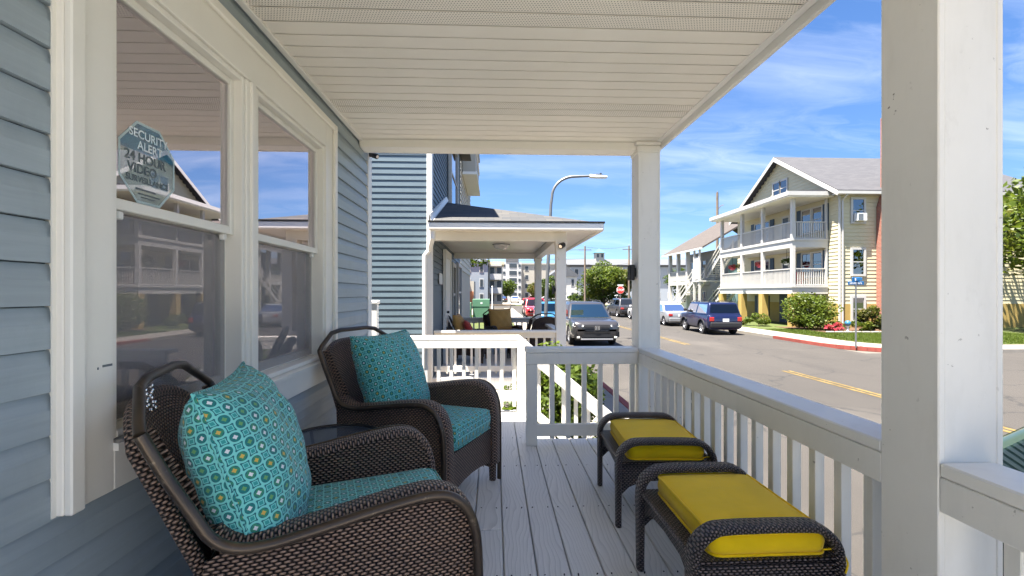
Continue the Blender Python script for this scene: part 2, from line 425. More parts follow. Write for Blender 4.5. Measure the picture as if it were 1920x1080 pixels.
def fabric(name, col, wrinkle=.4):
    m, nb, bs = newmat(name); v = nb.co('Object')
    n1 = nb.noise(6, v, 5); x_, y_, z_ = nb.sep(v); wv = nb.m('MULTIPLY', nb.m('SINE', nb.m('MULTIPLY', x_, 1500)), nb.m('SINE', nb.m('MULTIPLY', y_, 1500)))
    nb.put(bs.inputs['Base Color'], nb.mix(nb.ramp(n1, [(.3, 0), (.7, 1)]), tuple(x*.88 for x in col), col))
    bs.inputs['Roughness'].default_value = .85; bs.inputs['Specular IOR Level'].default_value = .2; bs.inputs['Sheen Weight'].default_value = .2
    wr = nb.m('ADD', nb.noise(1, nb.map(v, (4, 26, 8)), 4), nb.m('MULTIPLY', nb.noise(5, v, 3), 1.2))
    nb.put(bs.inputs['Normal'], nb.bump(nb.m('ADD', wr, nb.m('MULTIPLY', wv, .12)), wrinkle, .014))
fabric('yellow_fabric', (.97, .64, .003), .3); fabric('tan_fabric', (.58, .33, .10), .6); fabric('cream_fabric', (.62, .54, .42)); fabric('red_fabric', (.45, .06, .05))
fabric('dark_fabric', (.02, .018, .018))

def shingles(name, c0, c1, axis='x', sc=1.0):
    m, nb, bs = newmat(name); v = nb.co('Object'); x, y, z = nb.sep(v)
    t = x if axis == 'x' else y
    br = nb.n('ShaderNodeTexBrick'); nb.put(br.inputs['Vector'], nb.comb(t, z, 0)); br.inputs['Scale'].default_value = 1
    br.inputs['Brick Width'].default_value = .28*sc; br.inputs['Row Height'].default_value = .055*sc; br.inputs['Mortar Size'].default_value = .004*sc
    br.inputs['Color1'].default_value = c4(c0); br.inputs['Color2'].default_value = c4(c1); br.inputs['Mortar'].default_value = c4(tuple(q*.5 for q in c0)); br.inputs['Bias'].default_value = -.1
    c = nb.mix(nb.m('MULTIPLY', nb.noise(40, v, 4), .5), br.outputs[0], tuple(q*.6 for q in c0))
    nb.put(bs.inputs['Base Color'], c); bs.inputs['Roughness'].default_value = .9
    nb.put(bs.inputs['Normal'], nb.bump(br.outputs[1], -.5, .01))
shingles('shingle_grey', (.052, .054, .058), (.092, .085, .075))
shingles('shingle_slate', (.058, .058, .066), (.080, .079, .086), 'x', 1.5)
shingles('shingle_brown', (.075, .062, .055), (.095, .080, .070), 'y', 1.5)
def brick():
    m, nb, bs = newmat('brick_red'); v = nb.co('Object'); x, y, z = nb.sep(v)
    br = nb.n('ShaderNodeTexBrick'); nb.put(br.inputs['Vector'], nb.comb(nb.m('ADD', x, y), z, 0)); br.inputs['Scale'].default_value = 1
    br.inputs['Brick Width'].default_value = .22; br.inputs['Row Height'].default_value = .075; br.inputs['Mortar Size'].default_value = .008
    br.inputs['Color1'].default_value = (.34, .10, .06, 1); br.inputs['Color2'].default_value = (.24, .07, .045, 1); br.inputs['Mortar'].default_value = (.38, .30, .25, 1)
    nb.put(bs.inputs['Base Color'], br.outputs[0]); bs.inputs['Roughness'].default_value = .9
brick()
def lap(name, c):
    paint(name, c, .6, .04, .05, 1.5, stain=.15)
paint('house_white', (.50, .49, .465), .6, .04, .05, 3, stain=.12)
lap('yellow_siding', (.54, .485, .325)); lap('cream_siding', (.50, .47, .39))

def asphalt():
    m, nb, bs = newmat('asphalt'); v = nb.co('Object')
    big = nb.noise(.16, v, 5, .6); tr = nb.noise(1, nb.map(v, (.5, .03, 1)), 4); st = nb.voro(190, v)
    sp = nb.noise(95, v, 3, .7)
    c = nb.mix(nb.ramp(big, [(.3, 0), (.7, 1)]), (.037, .0325, .028), (.052, .0455, .039))
    c = nb.mix(nb.m('MULTIPLY', nb.ramp(tr, [(.45, 0), (.65, 1)]), .35), c, (.034, .030, .026))
    c = nb.mix(nb.m('MULTIPLY', nb.ramp(sp, [(.35, 1), (.5, 0)]), .55), c, (.03, .027, .025))
    c = nb.mix(nb.m('MULTIPLY', nb.ramp(sp, [(.56, 0), (.68, 1)]), .55), c, (.108, .095, .080))
    oil = nb.ramp(nb.noise(.55, nb.map(v, (1.6, .45, 1)), 6, .65), [(.56, 0), (.72, 1)]); c = nb.mix(nb.m('MULTIPLY', oil, .45), c, (.026, .023, .021))
    pale = nb.ramp(nb.noise(.35, nb.map(v, (1.0, .6, 1), (7, 3, 0)), 5, .6), [(.54, 0), (.66, 1)]); c = nb.mix(nb.m('MULTIPLY', pale, .35), c, (.085, .075, .065))
    crack = nb.voro(.33, nb.vm('ADD', v, nb.comb(nb.noise(1.1, v, 4), nb.noise(1.3, v, 4))), 'Distance', 'DISTANCE_TO_EDGE')
    c = nb.mix(nb.m('MULTIPLY', nb.m('LESS_THAN', crack, .008), .75), c, (.02, .019, .018))
    nb.put(bs.inputs['Base Color'], c); bs.inputs['Roughness'].default_value = .88
    nb.put(bs.inputs['Normal'], nb.bump(nb.m('ADD', sp, nb.m('MULTIPLY', st, .4)), .5, .006))
asphalt()
def earth(name, c0, c1, s=3):
    m, nb, bs = newmat(name); v = nb.co('Object')
    c = nb.mix(nb.ramp(nb.noise(s, v, 7, .7), [(.32, 0), (.68, 1)]), c0, c1); c = nb.mix(nb.m('MULTIPLY', nb.noise(60, v, 3), .4), c, tuple(x*.5 for x in c0))
    nb.put(bs.inputs['Base Color'], c); bs.inputs['Roughness'].default_value = .95
    nb.put(bs.inputs['Normal'], nb.bump(nb.noise(40, v, 5), .6, .02))
earth('grass_ground', (.05, .07, .011), (.08, .10, .018), 1.2); earth('far_ground', (.12, .105, .087), (.15, .132, .11), .3); earth('dirt', (.16, .12, .08), (.24, .19, .13))

def leaf_mat(name, dark, light, dry=None):
    m, nb, bs = newmat(name)
    at = nb.n('ShaderNodeAttribute', attribute_name='tint').outputs['Fac']
    c = nb.mix(at, dark, light)
    if dry: c = nb.mix(nb.m('MULTIPLY', nb.ramp(nb.noise(.8, nb.co('Object'), 3), [(.5, 0), (.68, 1)]), .75), c, dry)
    nb.put(bs.inputs['Base Color'], c); bs.inputs['Roughness'].default_value = .5; bs.inputs['Specular IOR Level'].default_value = .3
    tr = nb.n('ShaderNodeBsdfTranslucent'); nb.put(tr.inputs[0], nb.mix(.5, c, (.25, .35, .03)))
    mx = nb.n('ShaderNodeMixShader'); mx.inputs[0].default_value = .28
    nb.L.new(bs.outputs[0], mx.inputs[1]); nb.L.new(tr.outputs[0], mx.inputs[2])
    nb.L.new(mx.outputs[0], m.node_tree.nodes['Material Output'].inputs[0])
leaf_mat('leaf', (.014, .030, .005), (.075, .115, .014)); leaf_mat('leaf_bright', (.020, .042, .006), (.105, .145, .014), (.14, .12, .016))
leaf_mat('leaf_yellow', (.08, .08, .006), (.28, .22, .012)); leaf_mat('leaf_olive', (.030, .038, .008), (.11, .105, .02), (.15, .10, .03)); leaf_mat('flower_red', (.35, .02, .03), (.6, .10, .16))
leaf_mat('grass_blade', (.04, .065, .008), (.11, .15, .016))

def glass(name, refl=.30, tint=(.8, .85, .85), rough=.0):
    m, nb, bs = newmat(name); m.node_tree.nodes.remove(bs)
    tr = nb.n('ShaderNodeBsdfTransparent'); tr.inputs[0].default_value = c4(tint)
    gl = nb.n('ShaderNodeBsdfAnisotropic') if False else nb.n('ShaderNodeBsdfGlossy'); gl.inputs['Roughness'].default_value = rough
    gl.inputs[0].default_value = (.98, .92, .97, 1) if name == 'window_glass' else (.93, .95, 1, 1)
    fr = nb.n('ShaderNodeFresnel'); fr.inputs[0].default_value = 1.5
    f = nb.m('ADD', fr.outputs[0], refl, None, True)
    wv = nb.noise(1.4, nb.co('Object'), 2)
    nb.put(gl.inputs['Normal'], nb.bump(wv, .02, .01))
    mx = nb.n('ShaderNodeMixShader'); nb.put(mx.inputs[0], f); nb.L.new(tr.outputs[0], mx.inputs[1]); nb.L.new(gl.outputs[0], mx.inputs[2])
    nb.L.new(mx.outputs[0], m.node_tree.nodes['Material Output'].inputs[0]); return m
glass('window_glass', .50); glass('car_glass', .03, (.12, .16, .16)); glass('house_glass', .16, (.25, .28, .30)); glass('car_glass_green', .12, (.20, .30, .27)); glass('car_glass_aqua', .22, (.30, .62, .66))
def screen():
    m, nb, bs = newmat('insect_screen'); x, y, z = nb.sep(nb.co('Object'))
    tr = nb.n('ShaderNodeBsdfTransparent'); mx = nb.n('ShaderNodeMixShader')
    bs.inputs['Base Color'].default_value = (.36, .33, .32, 1); bs.inputs['Roughness'].default_value = .6
    mx.inputs[0].default_value = .36; nb.L.new(tr.outputs[0], mx.inputs[1]); nb.L.new(bs.outputs[0], mx.inputs[2])
    nb.L.new(mx.outputs[0], m.node_tree.nodes['Material Output'].inputs[0])
screen()
def sticker_mats():
    for n_, c_, a in (('sticker_clear', (.55, .72, .70), .32), ('sticker_blue', (.035, .26, .42), .50), ('sticker_rim', (.60, .75, .76), .7)):
        m, nb, bs = newmat(n_); bs.inputs['Base Color'].default_value = c4(c_); bs.inputs['Roughness'].default_value = .35
        tr = nb.n('ShaderNodeBsdfTransparent'); mx = nb.n('ShaderNodeMixShader'); mx.inputs[0].default_value = a
        nb.L.new(tr.outputs[0], mx.inputs[1]); nb.L.new(bs.outputs[0], mx.inputs[2]); nb.L.new(mx.outputs[0], m.node_tree.nodes['Material Output'].inputs[0])
sticker_mats()
paint('ink_grey', (.12, .14, .15), .5); paint('ink_white', (.78, .80, .80), .5)
paint('blind', (.78, .69, .71), .6)
def mesh_top():
    m, nb, bs = newmat('table_mesh'); x, y, z = nb.sep(nb.co('Object'))
    def g(t): return nb.m('GREATER_THAN', nb.m('ABSOLUTE', nb.m('SUBTRACT', nb.m('FRACT', nb.m('MULTIPLY', t, 130)), .5)), .26)
    f = nb.m('MAXIMUM', g(x), g(y)); bs.inputs['Base Color'].default_value = (.16, .21, .30, 1); bs.inputs['Metallic'].default_value = .7; bs.inputs['Roughness'].default_value = .3
    tr = nb.n('ShaderNodeBsdfTransparent'); mx = nb.n('ShaderNodeMixShader'); nb.put(mx.inputs[0], f)
    nb.L.new(tr.outputs[0], mx.inputs[1]); nb.L.new(bs.outputs[0], mx.inputs[2]); nb.L.new(mx.outputs[0], m.node_tree.nodes['Material Output'].inputs[0])
mesh_top()
# ================================================================== THE SETTING
LK = 2.55                    # left kerb line, RK right kerb line of the street
RK = 13.5; SIDE = 16.0       # far kerb of the side street
def sheet(name, x0, x1, y0, y1, z, mat, zb=None):
    mb = MB()
    if zb is None: mb.quad((x0, y0, z), (x1, y0, z), (x1, y1, z), (x0, y1, z))
    else: mb.box(x0, x1, y0, y1, zb, z)
    return struct(obj(name, mb, M[mat], fix=zb is not None))
sheet('ground', -400, 500, -300, 900, -.03, 'far_ground')
sheet('road', LK, RK, -60, 64, 0, 'asphalt')
sheet('side_road', RK, 90, 3.0, SIDE, .0, 'asphalt')
sheet('cross_road', -60, 90, 64, 76, .0, 'asphalt')
# centre line: two strips each side of the junction
for x in (8.13, 8.31):
    for (y0, y1) in ((-20, 12.5), (19.0, 60)):
        sheet('road_marking', x-.05, x+.05, y0, y1, .005, 'road_yellow')
# left pavement slabs and kerb
lp = struct(obj('pavement', MB().box(1.35, LK-.15, -20, 62, -.02, .118), M['dirt']))
for i in range(60):
    y = -6+i*1.15
    if y > 60: break
    obj('slab', MB().box(1.36, LK-.155, y, y+1.135, .02, .13+random.uniform(-.003, .003), .008), M['concrete'], lp)
kb = struct(obj('kerb', MB().box(LK-.15, LK, 16.01, 62, -.02, .13, .015), M['concrete']))
for y0, y1 in ((-20, 6.2), (6.2, 9.4), (9.4, 12.4), (12.4, 16)):
    obj('kerb_stone', MB().box(LK-.15, LK+.002, y0, y1-.008, -.02, .132, .015), M['red_kerb' if y0 > 5 else 'concrete'], kb)
sheet('yard', -9, 1.35, -20, 62, .03, 'dirt')
sheet('bounce_patio', -14, 1.35, -20, -2.0, .05, 'bounce_concrete')  # unseen pale ground, added to bounce sunlight into the porch
sheet('lawn', -9, 1.35, 15.2, 60, .06, 'grass_ground')
# corner block across the street, kerb with a rounded corner
def arc(cx, cy, r, a0, a1, n=10): return [(cx+r*math.cos(R(a0+(a1-a0)*i/n)), cy+r*math.sin(R(a0+(a1-a0)*i/n))) for i in range(n+1)]
def slab_poly(name, pts, z0, z1, mat, st=True):
    mb = MB().extrude([(x, y, z0) for x, y in pts], (0, 0, z1-z0)); o = obj(name, mb, M[mat]); return struct(o) if st else o
rr = 2.6
outer = [(RK, 62)]+arc(RK+rr, SIDE+rr, rr, 180, 270)+[(80, SIDE), (80, 62)]
slab_poly('corner_pavement', outer, -.02, .12, 'concrete')
inn = [(RK+1.75, 62)]+arc(RK+1.75+1.6, SIDE+1.45+1.6, 1.6, 180, 270)+[(79.9, SIDE+1.45), (79.9, 62)]
slab_poly('lawn', inn, .0, .15, 'grass_ground')
# kerb ring, red at the corner
def kerb_run(name, pts, mat):
    mb = MB()
    for (a, c) in zip(pts[:-1], pts[1:]):
        a = Vector((a[0], a[1], 0)); c = Vector((c[0], c[1], 0)); t = (c-a).normalized(); n = Vector((-t.y, t.x, 0))*.075
        mb.extrude([a-n+Vector((0, 0, -.02)), a+n+Vector((0, 0, -.02)), a+n+Vector((0, 0, .135)), a-n+Vector((0, 0, .135))], c-a)
    return struct(obj(name, mb, M[mat]))
kerb_run('kerb', [(RK, 62), (RK, 21.4)], 'concrete')
kerb_run('kerb', [(RK, 21.4)]+arc(RK+rr, SIDE+rr, rr, 180, 235), 'red_kerb')
kerb_run('kerb', arc(RK+rr, SIDE+rr, rr, 235, 270)+[(80, SIDE)], 'concrete')
slab_poly('pavement', [(RK, -40), (80, -40), (80, 3), (RK+2, 3), (RK, 1)], -.02, .12, 'concrete')
slab_poly('lawn', [(RK+1.7, -40), (80, -40), (80, 1.5), (RK+1.7, 1.5)], 0, .14, 'grass_ground')
# the parking area beyond the cross road
sheet('parking_lot', -60, 120, 84, 128, .005, 'concrete')
sheet('verge', -60, 120, 78, 83, .02, 'grass_ground')
sheet('verge', 14.5, 60, 56, 63.5, .16, 'grass_ground')
sheet('driveway', -14, 2.4, 44, 58, .065, 'concrete')

# ------------------------------------------------------------------ our house
XW = -1.065                  # siding plane
H = thing('house', 'house with blue grey lap siding and a white framed double window on the porch', 'house', (XW, 1.0, 0))
def lap_prof(h, proud=.018):
    return [(0, 0), (proud, 0), (proud, h*.58), (proud*.28, h*.97), (0, h*.97)]
def lap_board(mb, ax, pl, sg, u0, u1, z, h, proud=.018, dutch=True):
    pr = lap_prof(h, proud) if dutch else [(0, 0), (proud, 0), (proud*.25, h*.985), (0, h*.985)]
    pts = [(pl+sg*n, u0, z+q) if ax == 'x' else (u0, pl+sg*n, z+q) for n, q in pr]
    mb.extrude(pts, (0, u1-u0, 0) if ax == 'x' else (u1-u0, 0, 0))
WY0, WY1, WZ0, WZ1 = 1.275, 2.815, 1.80, 3.09       # window opening
HY1 = 3.90; HTOP = 4.5
wb = MB()                                            # sheathing round the opening
for (y0, y1, z0, z1) in ((-1.9, WY0, 0, HTOP), (WY1, HY1-.005, 0, HTOP), (WY0, WY1, 0, WZ0), (WY0, WY1, WZ1, HTOP)):
    wb.box(XW-.14, XW-.004, y0, y1, z0, z1)
wb.box(-8, -7.8, -1.9, HY1-.005, 0, HTOP); wb.box(-7.8, XW-.14, HY1-.15, HY1-.005, 0, HTOP); wb.box(-7.8, XW-.14, -1.9, -1.75, 0, HTOP)
obj('wall', wb, M['dark_wall'], H)
rm = MB().box(-4.0, -3.95, -1.74, 3.7, .9, 3.9); rm.box(-7.7, XW-.15, -1.74, 3.7, .8, .9); rm.box(-7.7, XW-.15, -1.74, 3.7, 3.9, 4.0)
obj('room', rm, M['room_wall'], H)
rf = MB().extrude([(-8.4, -2.05, HTOP), (-1.02, -2.05, HTOP), (-4.6, -2.05, HTOP+.9)], (0, 6.05, 0)); obj('roof', rf, M['shingle_grey'], H)
z = .969-.8
ph = .102
zz = 2.271
while zz > .05: zz -= ph
board_full = {}
while zz < 3.40:
    cuts = [(-1.9, HY1-.01)]
    if zz+ph > WZ0-.05 and zz < WZ1+.05: cuts = [(-1.9, 1.15), (2.965, HY1-.01)]
    for (a, c) in cuts:
        if (a, c) not in board_full:
            mb = MB(); lap_board(mb, 'x', 0, 1, a, c, 0, ph); board_full[a, c] = mb.mesh('siding_board', M['blue_siding'])
        put('siding_board', board_full[a, c], H, (XW, 0, zz))
    zz += ph
# side wall of the house, facing the neighbour
sb = None; zz = .1
for i in range(42):
    if sb is None:
        mb = MB(); lap_board(mb, 'y', 0, 1, -8, XW, 0, ph); sb = mb.mesh('siding_board', M['blue_siding'])
    put('siding_board', sb, H, (0, HY1-.004, zz)); zz += ph
obj('corner_trim', MB().box(XW-.09, XW+.024, -1.98, -1.901, .1, 3.6, .004), M['white_trim'], H)
cr = MB().box(XW-.01, XW+.024, HY1-.075, HY1+.03, .1, 3.45, .004); cr.box(XW-.09, XW-.011, HY1-.004, HY1+.029, .1, 3.45, .004); obj('corner_trim', cr, M['white_trim'], H)
# ---- the window unit
TP = XW+.045                                          # casing face
win = obj('window_casing', MB().box(XW-.12, TP-.008, 1.128, 1.1285+.147, 1.665, 3.275, .003).box(XW-.12, TP-.008, 2.835, 2.988, 1.665, 3.275, .003)
          .box(XW-.12, TP-.0085, 1.2756, 2.8349, 3.098, 3.2748, .003).box(XW-.12, TP-.0085, 1.2756, 2.8349, 1.6652, 1.792, .003), M['white_vinyl'], H)
obj('edge_channel', MB().box(XW+.0192, XW+.0225, 1.117, 1.1279, 1.665, 3.275), M['white_vinyl'], win); obj('edge_channel', MB().box(XW+.0192, XW+.0225, 2.9881, 3.0, 1.665, 3.275), M['white_vinyl'], win)
# raised back band round the outside, as in the vinyl surround
obj('outer_band', MB().box(TP-.0079, TP+.012, 1.1282, 1.168, 1.665, 3.275, .004).box(TP-.0079, TP+.012, 2.948, 2.9878, 1.665, 3.275, .004)
    .box(TP-.0079, TP+.0115, 1.1681, 2.9479, 3.236, 3.2748, .004), M['white_vinyl'], win)
obj('sill', MB().extrude([(XW-.1, 1.272, 1.79), (TP+.006, 1.272, 1.772), (TP+.006, 1.272, 1.792), (XW-.1, 1.272, 1.818)], (0, 1.566, 0)), M['white_vinyl'], win)
obj('mullion', MB().box(XW-.10, TP-.012, 1.945, 2.03, 1.80, 3.097, .004).box(XW-.10, TP-.002, 1.972, 2.003, 1.81, 3.096, .004), M['white_vinyl'], win)
def frame_ring(mb, x0, x1, y0, y1, z0, z1, w, c=.003, wb_=None):
    wb_ = wb_ or w
    mb.box(x0, x1, y0, y0+w, z0, z1, c); mb.box(x0, x1, y1-w, y1, z0, z1, c)
    mb.box(x0+.001, x1-.001, y0+w, y1-w, z1-w, z1-.0005, c); mb.box(x0+.001, x1-.001, y0+w, y1-w, z0+.0005, z0+wb_, c)
MEET = 2.452
for (y0, y1) in ((1.276, 1.944), (2.031, 2.834)):
    fr = MB(); frame_ring(fr, XW-.09, TP-.018, y0, y1, 1.80, 3.097, .022)
    fo = obj('window_frame', fr, M['white_vinyl'], H)
    a, c = y0+.023, y1-.023
    su = MB(); frame_ring(su, XW-.035, XW-.005, a, c, MEET-.015, 3.074, .026, .003, .034); obj('upper_sash', su, M['white_vinyl'], fo)
    sl = MB(); frame_ring(sl, XW-.070, XW-.038, a, c, 1.823, MEET+.02, .034, .003, .045); obj('lower_sash', sl, M['white_vinyl'], fo)
    obj('upper_pane', MB().box(XW-.022, XW-.018, a+.02, c-.02, MEET+.01, 3.055), M['window_glass'], fo)
    obj('lower_pane', MB().box(XW-.056, XW-.052, a+.03, c-.03, 1.86, MEET-.005), M['window_glass'], fo)
    obj('insect_screen', MB().box(XW-.0375, XW-.0365, a+.012, c-.012, 1.83, MEET-.02), M['insect_screen'], fo)
    for yy in (a+.05, c-.06): obj('sash_latch', MB().box(XW-.032, XW-.012, yy, yy+.022, MEET-.040, MEET-.016, .003), M['white_trim'], fo)
    bl = thing('window_blind', 'lowered mini blind behind the %s pane of the porch window' % ('stickered' if y0 < 1.5 else 'sticker free'), 'blind', (XW-.13, (y0+y1)/2, 3.05))
    obj('head_rail', MB().box(XW-.155, XW-.115, y0+.03, y1-.03, 3.05, 3.085), M['blind'], bl)
    sm = MB().add([(-.010, y0+.035, -.005), (.010, y0+.035, .005), (.010, y1-.035, .005), (-.010, y1-.035, -.005)], [[0, 1, 2, 3]])
    sm.add([(-.010, y0+.035, -.0062), (.010, y0+.035, .0038), (.010, y1-.035, .0038), (-.010, y1-.035, -.0062)], [[3, 2, 1, 0]])
    sme = sm.mesh('slat', M['blind'], fix=False)
    zz = 3.04
    while zz > (2.10 if y0 < 1.5 else 1.86): put('slat', sme, bl, (XW-.135, 0, zz)); zz -= .0215
    obj('cord', MB().tube([(XW-.12, y0+.2, 3.05), (XW-.12, y0+.2, 1.9)], .0012, 5), M['blind'], bl)
# caulk marks where the surround has chipped
for q_ in ((1.180, 1.186, 1.985, 2.02), (1.222, 1.226, 2.0, 2.006), (1.238, 1.268, 2.004, 2.010)): obj('chip', MB().box(TP-.0078, TP-.0068, *q_), M['ink_grey'], win)
# security sticker inside the outline of an octagon
st = thing('window_sticker', 'octagonal blue and clear security sticker on the upper window pane', 'sticker', (XW-.0175, 1.47, 2.59))
def yz(mb, pts, n): return mb.add([(XW-.0178+n, y, q) for y, q in pts], [list(range(len(pts)))])
oc = lambda r, k: [(1.472+r*math.cos(R(22.5+45*i))*.98, 2.598+r*math.sin(R(22.5+45*i))*1.05) for i in range(8)]
o8, i8 = oc(.128, 0), oc(.120, 0)
rim = MB()
for i in range(8):
    a, c = i, (i+1) % 8; yz(rim, [o8[a], o8[c], i8[c], i8[a]], .0006)
obj('rim', rim, M['sticker_rim'], st, fix=False)
zc_ = 2.630
up = [p for p in i8 if p[1] > zc_]; yl = min(p[0] for p in i8); yr = max(p[0] for p in i8)
obj('top_panel', yz(MB(), [(yr, zc_), *up, (yl, zc_)], .0004), M['sticker_blue'], st, fix=False)
lo = [p for p in i8 if p[1] < zc_]
obj('lower_panel', yz(MB(), [(yl, zc_-.001), *[p for p in i8[4:8] if p[1] < zc_], (yr, zc_-.001)], .0004), M['sticker_clear'], st, fix=False)
ROT = Matrix(((0, 0, 1), (1, 0, 0), (0, 1, 0))).to_euler()
for txt, y, q, s_, mm in (('SECURITY', 1.474, 2.684, .036, 'ink_white'), ('ALERT', 1.478, 2.650, .036, 'ink_white'), ('24 HOUR', 1.462, 2.612, .040, 'ink_grey'),
                          ('VIDEO', 1.448, 2.577, .040, 'ink_grey'), ('SURVEILLANCE', 1.470, 2.546, .026, 'ink_grey')):
    put('lettering', text_mesh(txt, s_, M[mm], bold=.0006), st, (XW-.0166, y, q), ROT)
obj('small_print', yz(yz(yz(MB(), [(1.420, 2.514), (1.500, 2.514), (1.500, 2.520), (1.420, 2.520)], .001), [(1.430, 2.501), (1.520, 2.501), (1.520, 2.505), (1.430, 2.505)], .001), [(1.440, 2.492), (1.500, 2.492), (1.500, 2.495), (1.440, 2.495)], .001), M['ink_grey'], st, fix=False)

# ------------------------------------------------------------------ porch floor
XO = 1.31
dk = struct(obj('porch_deck', MB().box(XW, XO-.02, -.6, 3.70, .78, .955).box(XW, XO-.02, -2.6, -.6005, .78, .955).box(XW, .31, 3.7005, 4.62, .78, .955), M['white_paint']))
pitch = .1437; x = .043-pitch*8
bi = 0
while x < XO-.02:
    xa, xb = x+.0025, min(x+pitch-.0025, XO)
    if xa > XW-.14 and xa < XW+.02: xa = XW+.02
    if xb-xa > .02:
        ye = 4.66 if xb < .36 else 3.73
        runs = [(-2.6, ye)] if xb > XW+.02 else [(-2.6, -.70)]
        if bi == 7: runs = [(-2.6, 2.30), (2.304, ye)]
        if bi == 4: runs = [(-2.6, 1.30), (1.304, ye)]
        for (a, c) in runs:
            zt = P+random.uniform(-.0012, .0012)
            obj('deck_board', MB().box(xa, xb, a, c, .958, zt, .004), M['deck_paint'], dk)
    x += pitch; bi += 1
nl = MB()
x = .043-pitch*8
for i in range(18):
    for j in range(9):
        y = -.2+j*.61+.30
        for dx_ in (.030, pitch-.030):
            if XW+.05 < x+dx_ < XO-.03: nl.cyl((x+dx_+random.uniform(-.006, .006), y+random.uniform(-.012, .012), P-.003), (x+dx_, y, P+.0018), .0034, 6)
    x += pitch
no = obj('deck_nail', nl, M['black_metal'], dk); no['kind'] = 'stuff'
obj('skirt_board', MB().box(XO+.001, XO+.022, -2.6, 3.745, .55, .954, .004).box(.32, XO, 3.7305, 3.75, .55, .954, .004), M['white_paint'], dk)
obj('support_post', MB().box(1.14, 1.30, 1.0, 1.16, 0, .78), M['white_paint'], dk); obj('support_post', MB().box(1.14, 1.30, 3.5, 3.66, 0, .78), M['white_paint'], dk)
obj('support_post', MB().box(.12, .26, 4.45, 4.6, 0, .78), M['white_paint'], dk)

# ------------------------------------------------------------------ porch ceiling and roof
ZS = 3.392
ce = struct(obj('porch_ceiling', MB().box(XW, 1.29, -.40, 3.70, ZS+.045, ZS+.07), M['white_vinyl']))  # unseen near end cut short so the sunlit deck bounces light in
def soffit_panel(mat):
    w = .1011; mb = MB().box(XW+.035, 1.281, 0, w-.0085, 0, .0025)
    return mb.mesh('soffit_panel', mat, fix=False)
spn, spv = soffit_panel(M['soffit']), soffit_panel(M['soffit_vented'])
y = 2.04-.1011*24
while y < 3.56:
    vent = y < 1.98 or 2.84 < y < 3.0
    put('soffit_panel', spv if vent else spn, ce, (0, y, ZS)); y += .1011
obj('wall_channel', MB().box(XW+.019, XW+.05, -.38, 3.62, ZS-.012, ZS+.02, .003), M['white_trim'], ce)
obj('edge_channel', MB().box(1.279, 1.318, -.38, 3.72, ZS-.006, ZS+.02, .003), M['white_trim'], ce)
pr_ = thing('porch_roof', 'white edged porch roof with fascia over the furnished deck', 'roof', (.1, 1, ZS))
obj('fascia', MB().box(1.3185, 1.345, -.44, 3.765, ZS-.045, ZS+.14, .004).box(1.3455, 1.40, -.44, 3.78, ZS+.03, ZS+.13, .01), M['white_trim'], pr_)
obj('end_beam', MB().box(XW+.02, 1.3183, -.44, -.405, ZS-.05, ZS+.13, .004), M['white_vinyl'], pr_)
obj('beam', MB().box(XW+.02, 1.139, 3.575, 3.70, ZS-.058, ZS+.03, .004).box(XW+.02, 1.345, 3.7005, 3.722, ZS-.062, ZS+.13, .004), M['white_vinyl'], pr_)
obj('roof_covering', MB().extrude([(1.39, -.44, ZS+.131), (1.39, -.44, ZS+.15), (XW-.02, -.44, ZS+.50), (XW-.02, -.44, ZS+.131)], (0, 4.21, 0)), M['shingle_grey'], pr_)

# ------------------------------------------------------------------ columns and railings
CX0, CX1 = 1.139, 1.314
def column(y0, y1, label, cap=True):
    c = thing('porch_column', label, 'column', ((CX0+CX1)/2, (y0+y1)/2, P), 0, None)
    z0, z1 = P+.002, ZS-.002; t = .019; e = .0022
    obj('side_board', MB().box(CX0, CX0+t, y0, y1, z0, z1, .003), M['white_paint'], c); obj('side_board', MB().box(CX1-t, CX1, y0, y1, z0, z1, .003), M['white_paint'], c)
    obj('face_board', MB().box(CX0+t, CX1-t, y0+e, y0+t, z0, z1), M['white_paint'], c); obj('face_board', MB().box(CX0+t, CX1-t, y1-t, y1-e, z0, z1), M['white_paint'], c)
    if cap:
        g = .016; mb = MB()
        for (dz0, dz1, gg) in ((-.085, -.03, .010), (-.0295, -.002, .024)): mb.box(CX0-gg, CX1+gg*.1, y0-gg, y1+gg*.2, ZS+dz0, ZS+dz1, .006)
        obj('capital', mb, M['white_paint'], c)
    return c
column(-.46, -.285, 'white square porch column at the open end of the deck')
column(1.122, 1.297, 'tall white square porch column standing between the two street side railings', True)
fc = column(3.548, 3.723, 'white square porch column carrying a small black wall lamp')
balm = None
